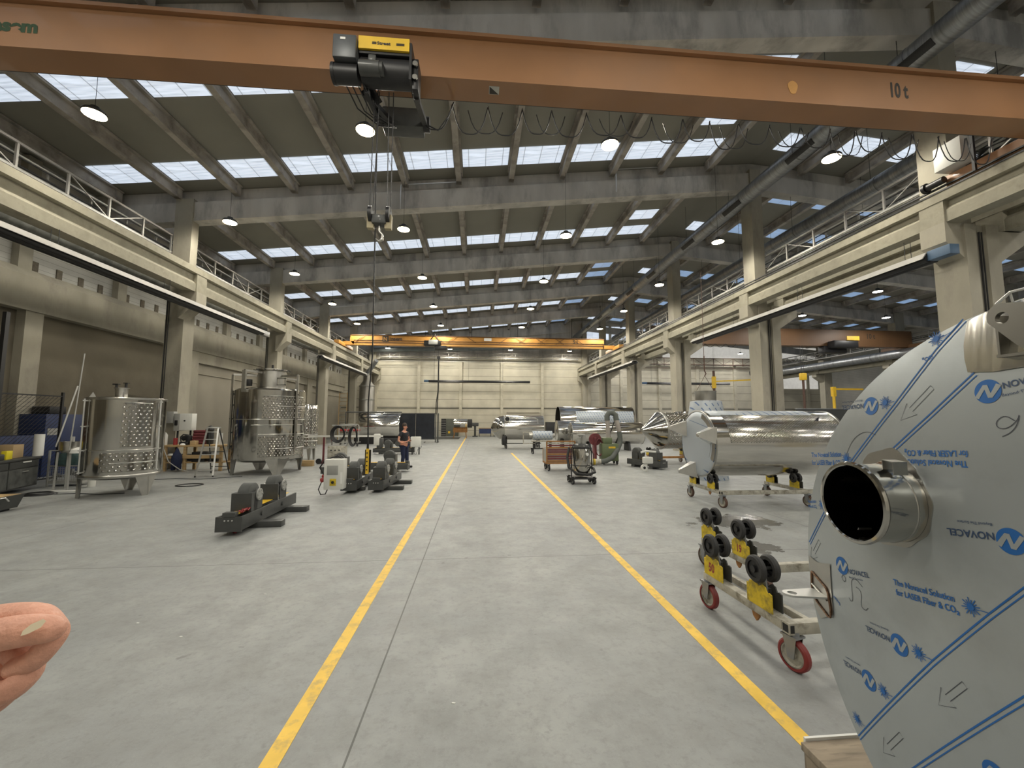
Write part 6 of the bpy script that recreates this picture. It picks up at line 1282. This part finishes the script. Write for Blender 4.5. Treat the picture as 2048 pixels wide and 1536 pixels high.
# arms (camera sees his left side: left arm nearer, bent, hand with phone)
add([((-.10, -.13, 1.42), .06), ((-.17, -.19, 1.27), .048), ((-.19, -.22, 1.12), .042), ((-.05, -.24, 1.03), .037), ((.10, -.22, 1.07), .030), ((.19, -.2, 1.09), (.035, .02))], 3)
add([((.10, .13, 1.42), .06), ((.14, .19, 1.27), .048), ((.16, .2, 1.13), .042), ((.22, .08, 1.08), .037), ((.25, -.02, 1.10), .030), ((.26, -.09, 1.11), (.03, .02))], 3)
add([((-.04, -.09, .88), .10), ((-.02, -.10, .66), .082), ((.0, -.11, .48), .06), ((-.02, -.11, .28), .055), ((-.03, -.11, .09), .04), ((.08, -.12, .045), (.045, .035)), ((.16, -.13, .035), (.035, .025))], 0)
add([((.04, .09, .88), .10), ((.08, .10, .66), .082), ((.11, .1, .48), .06), ((.12, .10, .28), .055), ((.11, .10, .09), .04), ((.22, .09, .045), (.045, .035)), ((.29, .08, .035), (.035, .025))], 0)
body = skinned('body', bn, be, SKIN, pr, 2)
# clothes: scaled copies of the same skeleton so that they follow the body
def cloth(name, idx, grow, m):
    idx = list(idx); mp = {a: i for i, a in enumerate(idx)}
    nn = [(bn[a][0], tuple(r*1.0+grow for r in bn[a][1])) for a in idx]; ee = [(mp[a], mp[b]) for a, b in be if a in mp and b in mp]
    return skinned(name, nn, ee, m, pr, 2)
cloth('t_shirt', [0, 1, 2, 3, 9, 10, 15, 16], .022, TSHIRT)
cloth('trousers', [0, 21, 22, 23, 24, 25, 28, 29, 30, 31, 32], .024, NAVY)
for k_ in (26, 33):
    p = bn[k_][0]; MB().box(p[0]-.12, p[0]+.13, p[1]-.05, p[1]+.05, 0, .085, .03).build('shoe', BLACK, pr)
MB().lathe([(0, .125), (.06, .115), (.095, .06), (.104, 0), (.100, -.04), (.086, -.075), (.06, -.06), (0, 0)], 20, (.004, -.004, 1.722)).build('hair', HAIR, pr)
f = MB().cyl((.110, -.025, 1.675), (.134, -.03, 1.655), .008, .013, n=8).box(-.02, .04, -.115, -.105, 1.64, 1.70, .005); f.build('nose_and_ear', SKIN, pr)
m = MB()
for z, x in ((1.685, .118), (1.685, .09)): m.cyl((x, -.06 if x < .1 else -.01, z), (x+.004, -.066 if x < .1 else -.012, z), .006, n=8)
m.build('eyes', DARK, pr); MB().box(.10, .125, -.06, .01, 1.605, 1.613).build('mouth', MAROON, pr)
for s, (x, y, z) in ((-1, (.19, -.2, 1.09)), (1, (.26, -.09, 1.11))):
    for i in range(4):
        m_ = MB(); m_.tube([(x, y+.012*i-.02, z+.01), (x+.045-.004*i, y+.012*i-.02+.02*-s, z+.018-.006*i), (x+.06, y+.012*i-.02+.045*-s, z+.012-.006*i)], [.010, .009, .007], 7); m_.build('finger', SKIN, pr)
    MB().tube([(x-.02, y, z+.02), (x+.01, y+.02*-s, z+.045), (x+.03, y+.03*-s, z+.05)], [.012, .010, .008], 7).build('thumb', SKIN, pr)
tag(MB().box(-.04, .04, -.06, .06, 0, .012, .004).build('phone', BLACK, None, loc=(-3.0+.27, 17.45-.16, 1.145)), 'black phone in the hands of the worker', 'phone')
